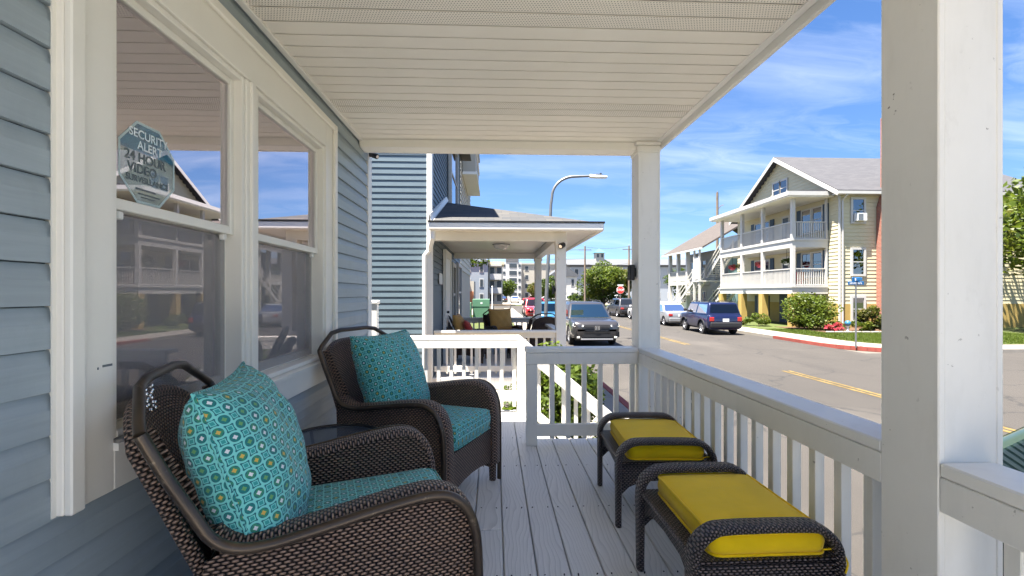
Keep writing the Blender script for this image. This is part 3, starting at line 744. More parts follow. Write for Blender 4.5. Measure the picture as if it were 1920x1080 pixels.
def railing(ax, pl, u0, u1, label, post=None, first=None, sp=.1265, sgn=1):
    """pl = face plane (towards the room), runs u0..u1, cap overhangs outwards by sgn"""
    r = thing('porch_railing', label, 'railing', (pl, (u0+u1)/2, P) if ax == 'x' else ((u0+u1)/2, pl, P))
    q = MB(); zt = P+.765
    q.pbox(ax, pl, sgn, u0, u1, zt-.036, zt, 0, .146, .005); obj('top_rail', q, M['white_paint'], r)
    q = MB().pbox(ax, pl, sgn, u0, u1, zt-.126, zt-.0375, .001, .039, .003); obj('upper_board', q, M['white_paint'], r)
    q = MB().pbox(ax, pl, sgn, u0, u1, P+.075, P+.168, .001, .039, .004); obj('lower_board', q, M['white_paint'], r)
    b_ = MB().pbox(ax, 0, sgn, -.018, .018, P+.045, zt-.0365, .0395, .0755, .002).mesh('baluster', M['white_paint'])
    u = first if first is not None else u0+.07
    while u < u1-.03:
        put('baluster', b_, r, (pl, u, 0) if ax == 'x' else (u, pl, 0)); u += sp
    if post:
        for (a, c) in post:
            obj('post', MB().pbox(ax, pl, sgn, a, c, P, zt-.0365, .0395 if False else -.0, .089, .003) if False else MB().pbox(ax, pl, sgn, a, c, P+.001, zt-.127, .0005, .09, .003), M['white_paint'], r)
    return r
railing('x', CX0, 1.2975, 3.5475, 'long white railing with square balusters between the two porch columns', first=1.372+.018, sp=.1265)
railing('x', CX0, -.2845, 1.1215, 'white railing running back from the foot of the tall near column', first=.99-.1265*9)
fr_ = railing('y', 3.548, .250, 1.1385, 'short white railing between the steps and the lamp column', post=[(.254, .341)], first=.462, sp=.1285)
rl = thing('porch_railing', 'white stair railing across the porch end with a handrail sloping down to the pavement', 'railing', (-.3, 4.55, P))
obj('top_rail', MB().extrude([(-1.2, 4.55, P+.729), (-1.2, 4.55, P+.765), (.262, 4.55, P+.765), (.262, 4.55, P+.729)], (0, .14, 0)), M['white_paint'], rl)
obj('upper_board', MB().box(-1.15, .262, 4.551, 4.589, P+.647, P+.7285, .003), M['white_paint'], rl)
obj('lower_board', MB().box(-1.15, .262, 4.551, 4.589, P+.115, P+.216, .003), M['white_paint'], rl)
for i in range(11):
    obj('baluster', MB().box(-1.06+i*.1265-.018, -1.06+i*.1265+.018, 4.5895, 4.6255, P+.05, P+.7285, .002), M['white_paint'], rl)
obj('post', MB().box(.233, .326, 4.5505, 4.64, P+.001, P+.728, .003), M['white_paint'], rl)
obj('newel', MB().box(-1.21, -1.15, 4.53, 4.60, P-.7, P+1.09, .003).box(-1.222, -1.138, 4.518, 4.612, P+1.09, P+1.125, .006), M['white_trim'], rl)
sl_ = .84
def slope(x): return P+.765-(x-.262)*sl_
XS1 = 1.34
obj('top_rail', MB().extrude([(.2625, 4.55, P+.765), (.2625, 4.55, P+.727), (XS1, 4.55, slope(XS1)-.038), (XS1, 4.55, slope(XS1))], (0, .14, 0)), M['white_paint'], rl)
obj('upper_board', MB().extrude([(.3265, 4.551, slope(.3265)-.039), (.3265, 4.551, slope(.3265)-.165), (XS1, 4.551, slope(XS1)-.165), (XS1, 4.551, slope(XS1)-.039)], (0, .037, 0)), M['white_paint'], rl)
obj('lower_board', MB().extrude([(.3265, 4.551, slope(.3265)-.60), (.3265, 4.551, slope(.3265)-.70), (XS1, 4.551, slope(XS1)-.70), (XS1, 4.551, slope(XS1)-.60)], (0, .037, 0)), M['white_paint'], rl)
for i in range(7):
    xx = .455+i*.1265
    obj('baluster', MB().extrude([(xx-.018, 4.589, slope(xx-.018)-.72), (xx+.018, 4.589, slope(xx+.018)-.72), (xx+.018, 4.589, slope(xx+.018)-.04), (xx-.018, 4.589, slope(xx-.018)-.04)], (0, .035, 0)), M['white_paint'], rl)
obj('newel', MB().box(XS1, XS1+.09, 4.55, 4.64, .1, slope(XS1)+.06, .004), M['white_paint'], rl)
sp_ = thing('porch_steps', 'grey painted porch steps leading down to the pavement', 'steps', (.8, 4.2, .1))
for i in range(5):
    x0 = .322+i*.235; zt = P-.172*(i+1)
    obj('tread', MB().box(x0, x0+.262, 3.755, 4.545, zt-.036, zt, .004), M['deck_paint'], sp_)
    obj('riser', MB().box(x0+.0, x0+.02, 3.757, 4.543, zt-.172 if i < 4 else .1, zt-.0365), M['white_paint'], sp_)
# wall lamp and camera
wl = thing('wall_lamp', 'small black box shaped wall lamp on the far white porch column', 'lamp', (CX0-.03, 3.64, 2.36))
obj('housing', MB().box(CX0-.052, CX0-.012, 3.592, 3.668, 2.30, 2.425, .006), M['black_plastic'], wl); obj('bracket', MB().box(CX0-.0125, CX0+.004, 3.61, 3.65, 2.33, 2.40, .003), M['black_plastic'], wl)
cm = thing('security_camera', 'small black security camera under the beam beside the house corner', 'camera', (XW+.05, 3.85, 3.42))
obj('mount', MB().cyl((XW+.02, 3.86, 3.36), (XW+.045, 3.86, 3.36), .022, 12), M['black_plastic'], cm)
obj('housing', MB().tube([(XW+.04, 3.86, 3.36), (XW+.055, 3.83, 3.345), (XW+.10, 3.80, 3.325)], [.014, .020, .022], 12), M['black_plastic'], cm, 40); obj('lens', MB().cyl((XW+.10, 3.80, 3.325), (XW+.106, 3.797, 3.322), .014, 12), M['chrome'], cm)
# ================================================================== FURNITURE ON THE PORCH
def pillow(w, h, t, p=2.5, q=.45, n=28, pinch=.07, seed=0, wr=.004):
    """cushion standing in the local XZ plane, thickness along Y; uv in metres"""
    rnd = random.Random(seed); ph = [rnd.uniform(0, 6.28) for _ in range(6)]
    mb = MB()
    for sd in (1, -1):
        rows = []; uvs = []
        for i in range(n+1):
            v = -1+2*i/n; row = []; ur = []
            for j in range(n+1):
                u = -1+2*j/n
                g = max(0, (1-abs(u)**p)*(1-abs(v)**p))**q
                x = w/2*u*(1-pinch*(1-v*v)); z_ = h/2*v*(1-pinch*(1-u*u))
                e = wr*(math.sin(9*u+5*v+ph[0])+math.sin(-7*v+11*u+ph[1])+math.sin(13*v*u+ph[2]))*g
                row.append((x, sd*(t/2*g+e), z_)); ur.append((x*1.12+(3 if sd < 0 else 0), z_*1.12))
            rows.append(row); uvs.append(ur)
        m_ = n//2; off = 3.0137 if sd < 0 else 0
        for i in range(n+1):
            acc = 0; uvs[i][m_] = (off, 0)
            for sg, rng in ((1, range(m_+1, n+1)), (-1, range(m_-1, -1, -1))):
                acc = 0
                for j in rng:
                    acc += (Vector(rows[i][j])-Vector(rows[i][j-sg])).length; uvs[i][j] = (off+sg*acc, 0)
        for j in range(n+1):
            uvs[m_][j] = (uvs[m_][j][0], 0)
            for sg, rng in ((1, range(m_+1, n+1)), (-1, range(m_-1, -1, -1))):
                acc = 0
                for i in rng:
                    acc += (Vector(rows[i][j])-Vector(rows[i-sg][j])).length; uvs[i][j] = (uvs[i][j][0], sg*acc)
        mb.grid(rows, uvs)
    path = [(u, v) for u, v in ([(-1+2*i/24, -1) for i in range(24)]+[(1, -1+2*i/24) for i in range(24)]+[(1-2*i/24, 1) for i in range(24)]+[(-1, 1-2*i/24) for i in range(25)])]
    seam = [(w/2*u*(1-pinch*(1-v*v)), 0, h/2*v*(1-pinch*(1-u*u))) for u, v in path]
    return mb, seam
def weld(o):
    m = o.modifiers.new('weld', 'WELD'); m.merge_threshold = .0005

AW = .345
PROF = catmull([(.352, 0), (.352, .22), (.350, .42), (.335, .52), (.295, .588), (.225, .618), (.10, .610), (-.08, .582), (-.20, .566), (-.275, .572), (-.325, .605), (-.365, .672), (-.42, .77), (-.468, .868)], 5)
def make_chair(name, label, cat, loc, rz, wk, group=None, hoop=True):
    """armchair facing local +Y"""
    t = thing(name, label, cat, loc, rz, group); W_, T_ = M[wk], M['bronze_tube']
    L = lambda n, mb, m, sm=40, par=None: obj(n, mb, m, par or t, sm, True)
    xt = lambda pz: AW+.008-max(0, pz-.62)*.05
    for s in (1, -1):
        L('frame_tube', MB().tube([(s*xt(p.y), p.x, p.y) for p in PROF], .0145, 10), T_)
        # woven arm strip following the tube, slightly crowned
        pr = [p for p in PROF if p.y > .10 or p.x < 0]
        rows, uvs, arcl = [], [], 0
        for i, p in enumerate(pr):
            a = pr[max(i-1, 0)]; c = pr[min(i+1, len(pr)-1)]; tg = Vector((c.x-a.x, c.y-a.y)).normalized(); nn = Vector((-tg.y, tg.x))
            if i: arcl += (p-pr[i-1]).length
            nn = -nn if nn.dot(Vector((p.x+.1, p.y-.3))) < 0 else nn
            up_ = max(0, min(1, (p.y-.60)/.3)) if p.x < -.2 else 0
            wdt = .092*(1-.45*up_); xo = xt(p.y)-.008
            row, ur = [], []
            for j in range(9):
                f = j/8; x = xo-wdt*f; bl = .024*(1-(2*f-1)**4)-.006
                row.append((s*x, p.x+nn.x*bl, p.y+nn.y*bl)); ur.append((wdt*f, arcl))
            rows.append(row); uvs.append(ur)
        L('arm_rest', MB().grid(rows, uvs), W_, 60)
        arm = [p for p in PROF if p.y > .09 and (p.x > -.29)]
        for nm, x in (('arm_side', AW-.004), ('arm_inner_side', AW-.088)):
            poly = [(s*x, p.x-.002, p.y-.004) for p in arm]+[(s*x, -.345, .54), (s*x, -.335, .14), (s*x, 0, .16), (s*x, .345, .10)]
            L(nm, MB().quad(*poly, uv=[(q[1], q[2]) for q in poly]), W_, None)
        # legs
        L('leg', MB().tube([(s*(AW-.03), .322, .001), (s*(AW-.03), .322, .14)], [.022, .028], 8), W_); L('leg', MB().tube([(s*(AW-.03), -.31, .001), (s*(AW-.03), -.31, .16)], [.022, .028], 8), W_)
    # hoop over the back
    K = PROF[-1]; xk = xt(K.y)
    if hoop:
        hp = [(xk, K.x, K.y), (xk-.03, K.x-.012, K.y+.022), (.20, K.x-.045, K.y+.088), (.12, K.x-.052, K.y+.100), (-.12, K.x-.052, K.y+.100), (-.20, K.x-.045, K.y+.088), (-xk+.03, K.x-.012, K.y+.022), (-xk, K.x, K.y)]
        L('back_hoop', MB().tube(hp, .0135, 10), T_)
    # back panel, bowed, with a wrapped rim
    def bp(sv, tv, off=0):
        top = .895-.085*abs(sv)**3.2; z_ = .30+(top-.30)*tv
        y = -.255-.235*tv-.06*(1-sv*sv)+off; return (sv*(.300-.035*tv), y, z_)
    for off, nm in ((0, 'back_panel'), (-.022, 'back_outer_panel')):
        n = 14; L(nm, MB().grid([[bp(-1+2*j/n, i/12, off) for j in range(n+1)] for i in range(13)], [[((-1+2*j/n)*.3, i/12*.62) for j in range(n+1)] for i in range(13)]), W_, 60)
    rim = [bp(-1, i/8, -.011) for i in range(3, 9)]+[bp(-1+2*j/14, 1, -.011) for j in range(1, 14)]+[bp(1, i/8, -.011) for i in range(8, 2, -1)]
    L('back_rim', MB().tube(rim, .019, 8), W_, 60)
    # apron and seat deck
    ap = [(-AW+.05, .335, .345), (AW-.05, .335, .345)]+[(x, .335, .115+.05*(1-(x/.3)**2)) for x in (.295, .2, .1, 0, -.1, -.2, -.295)]
    L('front_apron', MB().quad(*ap, uv=[(q[0], q[2]) for q in ap]), W_, None)
    bk = [(-AW+.02, -.335, .54), (AW-.02, -.335, .54), (AW-.02, -.325, .14), (-AW+.02, -.325, .14)]
    L('back_apron', MB().quad(*bk, uv=[(q[0], q[2]) for q in bk]), W_, None)
    L('seat_deck', MB().box(-AW+.06, AW-.06, -.31, .333, .30, .345, .006), W_)
    return t
def rrect(hw, hl, r, n=5):
    pts = []
    for cx, cy, a0 in ((hw-r, hl-r, 0), (-hw+r, hl-r, 90), (-hw+r, -hl+r, 180), (hw-r, -hl+r, 270)):
        pts += [(cx+r*math.cos(R(a0+90*i/n)), cy+r*math.sin(R(a0+90*i/n))) for i in range(n+1)]
    return pts
def boxy(hw, hl, h, seed=0):
    """boxed seat cushion lying flat, soft crown, uv unfolded from the top"""
    rnd = random.Random(seed); ph = [rnd.uniform(0, 6) for _ in range(4)]; rings = []; uvs = []
    for z_, ins in ((0, .10), (.002, .02), (.012, .003), (.04, -.005), (h*.55, -.008), (h-.03, -.004), (h-.012, .002), (h-.003, .012), (h+.006, .045), (h+.014, .10), (h+.018, .17)):
        pts = rrect(hw-ins, hl-ins, max(.05-ins*.2, .012), 6); ring = []; ur = []
        for x, y in pts:
            e = .004*(math.sin(17*x+ph[0])+math.sin(13*y+ph[1])+math.sin(21*(x+y)+ph[2]))*(1 if z_ > h*.5 else .3)
            ring.append((x, y, z_+e)); d_ = max(0, h-z_); l_ = math.hypot(x, y) or 1
            ur.append((x*(1+d_/l_), y*(1+d_/l_)))
        rings.append(ring); uvs.append(ur+[ur[0]])
    mb = MB().grid(rings, uvs, True); mb.quad(*rings[0][::-1]); mb.quad(*rings[-1], uv=[(p[0], p[1]) for p in rings[-1]]); return mb
def chair_cushions(ch, labs, mats, seed=1, lean=R(21), tw=(0, 0, 0)):
    loc = ch.location; rz = ch.rotation_euler.z
    def place(o, p, rx, rz2=0, ry=0):
        m = Matrix.Translation(loc) @ Matrix.Rotation(rz, 4, 'Z') @ Matrix.Translation(p) @ Matrix.Rotation(rz2, 4, 'Z') @ Matrix.Rotation(rx, 4, 'X') @ Matrix.Rotation(ry, 4, 'Y')
        o.matrix_world = m
    s = thing('seat_cushion', labs[0], 'cushion'); place(s, (0, .048, .346), R(1.5))
    obj('cover', boxy(.247, .300, .125, seed), M[mats], s, 50, True)
    for z_ in (.012, .113):
        pp = [(x, y, z_) for x, y in rrect(.249, .302, .05)]; obj('piping', MB().tube(pp+pp[:1], .0045, 6), M[mats], s, 60, True)
    mb, seam = pillow(.54, .55, .27, 2.6, .46, 30, .07, seed+3)
    b_ = thing('back_pillow', labs[1], 'pillow'); place(b_, (tw[0], -.245+tw[2], .690), lean, tw[1])
    weld(obj('cover', mb, M[mats], b_, 60, True)); obj('piping', MB().tube(seam, .005, 6), M[mats], b_, 60, True)
    return s, b_
CH1 = make_chair('wicker_armchair', 'brown wicker armchair with bronze tube frame beside the stickered window', 'armchair', (-.497, 1.570, P), R(20-90), 'wicker_brown')
chair_cushions(CH1, ('teal patterned seat cushion on the armchair beside the stickered window', 'plump teal patterned pillow on the armchair beside the stickered window'), 'teal_print', 1, R(17), (.06, R(-3), -.03))
CH2 = make_chair('wicker_armchair', 'brown wicker armchair with bronze tube frame next to the porch steps', 'armchair', (-.43, 2.765, P), R(-24-90), 'wicker_brown')
chair_cushions(CH2, ('teal patterned seat cushion on the armchair next to the steps', 'teal patterned pillow on the armchair next to the steps'), 'teal_print', 5, R(20), (0, 0, .03))
# beaded clip hanging in the hoop of the nearer chair
bc = thing('beaded_clip', 'clear beaded clip hanging from the chair hoop before the window', 'clip')
bc.matrix_world = Matrix.Translation(CH1.location) @ Matrix.Rotation(CH1.rotation_euler.z, 4, 'Z')
mb = MB()
for i in range(22):
    a = i*.61; p = Vector((.155+.011*math.cos(a*3.1)-.0016*i, -.508+.008*math.sin(a*2.3), .955-.0036*i)); mb.tube([p-Vector((0, 0, .0045)), p, p+Vector((0, 0, .0045))], [.0015, .0042, .0015], 6)
obj('bead_cluster', mb, M['chrome'], bc, 60, True)['kind'] = 'stuff'

# round mesh side table between the chairs
tb = thing('side_table', 'round dark metal mesh side table between the two armchairs', 'table', (-.77, 2.20, P))
z_ = .50; rt_ = .235
obj('mesh_top', MB().lathe([(0, z_), (rt_*.5, z_), (rt_, z_)], 32), M['table_mesh'], tb, None, True, False)
obj('top_rim', MB().tube([(rt_*math.cos(2*math.pi*i/32), rt_*math.sin(2*math.pi*i/32), z_) for i in range(33)], .011, 8), M['black_metal'], tb, 60, True)
obj('lower_ring', MB().tube([(.13*math.cos(2*math.pi*i/24), .13*math.sin(2*math.pi*i/24), .18) for i in range(25)], .006, 6), M['black_metal'], tb, 60, True)
for k_ in range(4):
    a = R(45+90*k_); ca, sa = math.cos(a), math.sin(a)
    obj('leg', MB().tube(catmull([(ca*(rt_-.004), sa*(rt_-.004), z_-.004), (ca*.17, sa*.17, .34), (ca*.13, sa*.13, .18), (ca*.19, sa*.19, .003)], 5), .008, 8), M['black_metal'], tb, 60, True)

# ------------------------------------------------------------------ ottomans
def hoop_strip(y, w=.076, th=.030):
    path = catmull([(-.243, y, .002), (-.243, y, .20), (-.243, y, .33), (-.228, y, .385), (-.185, y, .424), (-.12, y, .436), (.12, y, .436), (.185, y, .424), (.228, y, .385), (.243, y, .33), (.243, y, .20), (.243, y, .002)], 4)
    rows, uvs, Ln = [], [], 0; n = 14
    for i, p in enumerate(path):
        if i: Ln += (p-path[i-1]).length
        t = (path[min(i+1, len(path)-1)]-path[max(i-1, 0)]).normalized(); nn = Vector((t.z, 0, -t.x))
        ww = w if p.z > .30 else w*(.62+.38*p.z/.30)
        row, ur = [], []
        for j in range(n):
            a = 2*math.pi*j/n; cx, sx = math.cos(a), math.sin(a)
            e = lambda q: math.copysign(abs(q)**.7, q)
            row.append(p+Vector((0, 1, 0))*e(cx)*ww/2-nn*e(sx)*th/2)
        uvs.append([(ww*2.4*j/n, Ln) for j in range(n+1)])
        rows.append(row)
    mb = MB().grid(rows, uvs, True); mb.quad(*rows[0]); mb.quad(*rows[-1]); return mb
def make_ottoman(label, loc, rz):
    t = thing('wicker_ottoman', label, 'ottoman', loc, rz, None); W_ = M['wicker_dark']
    for y in (-.25, .25): obj('end_hoop', hoop_strip(y), W_, t, 60, True)
    # seat panel
    q = [(-.235, -.27, .337), (.235, -.27, .337), (.235, .27, .337), (-.235, .27, .337)]
    mb = MB().quad(*q, uv=[(a[1], a[0]) for a in q]); q2 = [(a[0], a[1], .318) for a in q]; mb.quad(*q2[::-1], uv=[(a[0], a[1]) for a in q2[::-1]]); obj('seat_panel', mb, W_, t, None, True)
    for s in (1, -1):
        ap = [(-.232, s*.262, .337), (.232, s*.262, .337)]+[(x, s*.262, .165+.075*(1-(x/.232)**4)) for x in (.232, .19, .12, 0, -.12, -.19, -.232)]
        obj('end_apron', MB().quad(*ap, uv=[(a[0], a[2]) for a in ap]), W_, t, None, True)
        ap = [(s*.236, -.25, .334), (s*.236, .25, .334)]+[(s*.236, y, .19+.105*(1-(y/.25)**4)) for y in (.25, .21, .14, 0, -.14, -.21, -.25)]
        obj('side_apron', MB().quad(*ap, uv=[(a[1], a[2]) for a in ap]), W_, t, None, True)
        obj('side_bead', MB().tube([(s*.238, -.25, .336), (s*.238, .25, .336)], .010, 8), W_, t, 60, True)
    return t
def box_cushion(label, loc, rz, hw=.195, hl=.245, h=.078):
    t = thing('ottoman_cushion', label, 'cushion', loc, rz)
    rings = []
    for z_, ins in ((0, .06), (.001, .01), (.006, .002), (.02, -.003), (h*.5, -.006), (h-.02, -.003), (h-.006, .001), (h-.0005, .008), (h+.004, .03), (h+.009, .08), (h+.010, .15)):
        rings.append([(x, y, z_) for x, y in rrect(hw-ins, hl-ins, max(.035-ins*.3, .01))])
    mb = MB().grid(rings, None, True); mb.quad(*rings[0][::-1]); mb.quad(*rings[-1])
    obj('cover', mb, M['yellow_fabric'], t, 50, True)
    for z_ in (.004, h-.004):
        pp = [(x, y, z_) for x, y in rrect(hw+.001, hl+.001, .035)]; obj('piping', MB().tube(pp+pp[:1], .0052, 6), M['yellow_fabric'], t, 60, True)
    tie = catmull([(hw-.01, -hl+.01, .01), (hw+.03, -hl-.01, .02), (hw+.045, -hl-.03, -.01), (hw+.03, -hl-.04, -.04)], 4); obj('tie', MB().tube(tie, .003, 5), M['yellow_fabric'], t, 60, True)
    obj('care_label', MB().box(.03, .062, hl+.002, hl+.018, h-.006, h-.0045), M['sign_white'], t, None, True)
    return t
OT1, OT2 = (.882, 1.708, P), (.893, 2.556, P)
make_ottoman('dark wicker ottoman next to the tall near column', OT1, R(1.0)); box_cushion('yellow cushion on the ottoman next to the tall near column', (.902, 1.702, P+.3375), R(.5))
make_ottoman('dark wicker ottoman next to the lamp column', OT2, R(-2.5)); box_cushion('yellow cushion on the ottoman next to the lamp column', (.905, 2.555, P+.3375), R(-3))
# ================================================================== FOLIAGE
def leaf_mesh(name, blobs, n, size, mat, seed=0, flat=.0, shell=.6):
    """n leaf quads scattered through blobs [(centre, (rx,ry,rz))]"""
    rg = np.random.RandomState(seed)
    vol = np.array([b_[1][0]*b_[1][1]*b_[1][2] for b_ in blobs])**.67; pick = rg.choice(len(blobs), n, p=vol/vol.sum())
    C = np.array([b_[0] for b_ in blobs], float)[pick]; Rr = np.array([b_[1] for b_ in blobs], float)[pick]
    d = rg.normal(size=(n, 3)); d /= np.linalg.norm(d, axis=1)[:, None]
    r = rg.uniform(0, 1, n)**(1/3); r = np.where(rg.uniform(size=n) < shell, .78+.3*rg.uniform(size=n), r)
    c = C+d*Rr*r[:, None]
    a = rg.normal(size=(n, 3)); a[:, 2] *= .6; a /= np.linalg.norm(a, axis=1)[:, None]
    nn = d+rg.normal(size=(n, 3))*.7; bb = np.cross(a, nn); bb /= np.linalg.norm(bb, axis=1)[:, None]+1e-9
    s = size*rg.uniform(.6, 1.35, n)[:, None]
    fold = np.cross(a, bb)*s*.16
    v = np.stack([c-a*s*.6, c+bb*s*.34+fold, c+a*s*.6, c-bb*s*.34+fold], 1).reshape(-1, 3)
    me = bpy.data.meshes.new(name); me.vertices.add(4*n); me.vertices.foreach_set('co', v.ravel())
    me.loops.add(4*n); me.loops.foreach_set('vertex_index', np.arange(4*n, dtype=np.int32))
    me.polygons.add(n); me.polygons.foreach_set('loop_start', np.arange(0, 4*n, 4, dtype=np.int32))
    try: me.polygons.foreach_set('loop_total', np.full(n, 4, dtype=np.int32))
    except Exception: pass
    at = me.attributes.new('tint', 'FLOAT', 'FACE')
    cl = rg.uniform(0, 1, len(blobs))[pick]
    at.data.foreach_set('value', np.clip(.55*cl+.45*rg.uniform(size=n), 0, 1).astype(np.float32))
    me.materials.append(M[mat]); me.update(calc_edges=True); return me
def clumps(c, r, k, seed, cr=.42):
    rg = random.Random(seed); out = []
    for i in range(k):
        while True:
            p = Vector([rg.uniform(-1, 1) for _ in range(3)])
            if .25 < p.length < 1: break
        p = p.normalized()*(p.length**.5)*.78
        q = cr*rg.uniform(.7, 1.25)
        out.append(((c[0]+p.x*r[0], c[1]+p.y*r[1], c[2]+p.z*r[2]), (r[0]*q, r[1]*q, r[2]*q*.85)))
    return out
def tree(name, label, base, crown_c, crown_r, mat, n=5000, size=.22, seed=1, k=16, trunk=.16, group=None, limbs=6):
    t = thing(name, label, 'tree' if 'tree' in name else 'shrub', base, 0, group)
    bl = clumps(crown_c, crown_r, k, seed)
    mb = MB(); top = Vector(crown_c); b0 = Vector(base); fork = b0.lerp(top, .5)
    mb.tube(catmull([b0-Vector((0, 0, .05)), b0.lerp(fork, .5)+Vector((trunk*.4, 0, 0)), fork], 4), [trunk*(1-.35*i/8) for i in range(9)], 9)
    for (c, r) in bl[:limbs]:
        c = Vector(c); m_ = fork.lerp(c, .5)+Vector((0, 0, .1)); mb.tube([fork-Vector((0, 0, .1)), m_, c], [trunk*.5, trunk*.32, trunk*.12], 6)
    obj('trunk', mb, M['trunk'], t, 60); put('crown', leaf_mesh('crown', bl, n, size, mat, seed), t)
    return t
def shrub(name, label, base, r, mat, n=1500, size=.08, seed=1, k=10, group=None, stem=.03):
    return tree(name, label, base, (base[0], base[1], base[2]+r[2]*.95), r, mat, n, size, seed, k, stem, group, 4)

# shrub beside the steps
shrub('leafy_shrub', 'leafy green shrub behind the stair handrail', (.62, 5.45, .03), (.62, .55, .78), 'leaf_bright', 8500, .060, 3, 26, stem=.03)
shrub('leafy_shrub', 'low green shrub at the pavement edge past the stair handrail', (1.0, 6.15, .03), (.32, .4, .70), 'leaf_bright', 3000, .058, 4, 12, stem=.02)

# ================================================================== HELPERS FOR HOUSES
def laps(parent, mat, ax, pl, sg, u0, u1, z0, z1, h, name='siding', single=False, holes=()):
    mb = MB(); z_ = z0
    while z_ < z1-.01:
        hh = min(h, z1-z_); segs = [(u0, u1)]
        for (a, c, q0, q1) in holes:
            if z_+hh > q0 and z_ < q1:
                ns = []
                for (s0, s1) in segs:
                    if c <= s0 or a >= s1: ns.append((s0, s1)); continue
                    if a > s0: ns.append((s0, a))
                    if c < s1: ns.append((c, s1))
                segs = ns
        for (s0, s1) in segs: lap_board(mb, ax, pl, sg, s0, s1, z_, hh, .02 if h < .15 else .03, False)
        z_ += h
    return obj(name, mb, mat, parent)
def window(parent, ax, pl, sg, u0, u1, z0, z1, shutters=None, rail=True, case=.09, glassm='house_glass', trim='house_white'):
    mb = MB(); c = case
    mb.pbox(ax, pl, sg, u0-c, u0, z0-c, z1+c, .0, .07); mb.pbox(ax, pl, sg, u1, u1+c, z0-c, z1+c, .0, .07)
    mb.pbox(ax, pl, sg, u0, u1, z1, z1+c, .0, .068); mb.pbox(ax, pl, sg, u0-c*.3, u1+c*.3, z0-c, z0, .0, .095)
    if rail: mb.pbox(ax, pl, sg, u0, u1, (z0+z1)/2-.025, (z0+z1)/2+.025, .0, .05)
    w = obj('window', mb, M[trim], parent)
    obj('dark_interior', MB().pbox(ax, pl, sg, u0, u1, z0, z1, .006, .012), M['far_window'], w)
    for (a, q) in (((z0), (z0+z1)/2-.025), ((z0+z1)/2+.025, z1)) if rail else ((z0, z1),):
        obj('pane', MB().pbox(ax, pl, sg, u0+.001, u1-.001, a+.001, q-.001, .028, .034), M[glassm], w)
    if shutters:
        for a, q in ((u0-c-shutters, u0-c-.01), (u1+c+.01, u1+c+shutters)):
            sh = MB().pbox(ax, pl, sg, a, q, z0-.05, z1+.05, .0, .06)
            for i in range(12):
                zz_ = z0+.04+(z1-z0-.08)*i/12; sh.pbox(ax, pl, sg, min(a, q)+.05, max(a, q)-.05, zz_, zz_+.05, .06, .075)
            obj('shutter', sh, M['navy_shutter'], parent)
    return w
def balus(parent, mat, ax, pl, sg, u0, u1, z0, h, sp=.13, w=.04):
    mb = MB(); mb.pbox(ax, pl, sg, u0, u1, z0+h-.06, z0+h, -.05, .05); mb.pbox(ax, pl, sg, u0, u1, z0+.06, z0+.12, -.03, .03)
    r = obj('railing', mb, mat, parent); mb = MB(); u = u0+sp*.5
    while u < u1-.02: mb.pbox(ax, pl, sg, u-w/2, u+w/2, z0+.12, z0+h-.06, -.02, .02); u += sp
    obj('balusters', mb, mat, r); return r

# ================================================================== NEIGHBOUR WITH THE HIPPED PORCH
NX, NY0, NY1 = -1.0, 7.4, 13.9
NP = .81
N = thing('neighbour_house', 'two storey blue house with a hipped shingle porch next door', 'house', (NX, 10, 0))
obj('wall', MB().box(-8, NX-.03, NY0+.03, NY1, 0, 6.3), M['dark_wall'], N)
zz = 2.235-.0995*22
me = None
while zz < 6.25:
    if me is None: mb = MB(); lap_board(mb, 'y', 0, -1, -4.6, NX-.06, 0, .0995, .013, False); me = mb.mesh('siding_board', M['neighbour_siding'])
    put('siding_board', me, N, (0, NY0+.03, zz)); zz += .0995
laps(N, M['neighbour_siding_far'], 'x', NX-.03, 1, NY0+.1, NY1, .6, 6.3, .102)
obj('corner_trim', MB().box(NX-.085, NX-.002, NY0-.002, NY0+.028, .3, 6.3, .004).box(NX-.03, NX+.004, NY0+.0285, NY0+.11, .3, 6.3, .004), M['white_trim'], N)
obj('roof', MB().extrude([(-8.4, NY0-.3, 6.3), (NX+.3, NY0-.3, 6.3), (-4.5, NY0-.3, 8.6)], (0, NY1-NY0+.6, 0)), M['shingle_grey'], N)
# porch roof
E0, E1, EX = 7.1, 11.85, 1.69; ZE = 3.30; PK = (NX-.02, 9.6, 4.10)
mb = MB().add([(NX-.02, E0, ZE), (EX, E0, ZE), (EX, E1, ZE), (NX-.02, E1, ZE), PK], [[0, 1, 4], [1, 2, 4], [2, 3, 4], [0, 3, 2, 1], [0, 4, 3]])
obj('porch_roof', mb, M['shingle_grey'], N)
obj('gutter', MB().box(NX-.02, EX+.03, E0-.06, E0+.02, ZE-.13, ZE-.006, .02).box(EX-.03, EX+.05, E0+.021, E1, ZE-.13, ZE-.006, .02), M['white_trim'], N)
obj('roof_edge', MB().box(NX-.02, EX+.04, E0-.075, E0+.0, ZE-.004, ZE+.012).box(EX, EX+.06, E0+.001, E1, ZE-.004, ZE+.012), M['black_plastic'], N)
obj('flashing', MB().extrude([(NX-.01, E0+.05, ZE+.02), (NX+.03, E0+.05, ZE+.02), (NX+.03, PK[1], PK[2]+.03), (NX-.01, PK[1], PK[2]+.12), (NX-.01, E0+.05, ZE+.14)], (.02, 0, 0)), M['white_trim'], N)
obj('soffit', MB().box(NX-.02, EX-.03, E0+.02, E1-.02, ZE-.10, ZE-.07), M['white_vinyl'], N)
mbh = MB()
for i in range(20): mbh.box(NX+.2+i*.115, NX+.212+i*.115, E0+.10, E0+.115, ZE-.102, ZE-.0995)
obj('soffit_vents', mbh, M['ink_grey'], N)
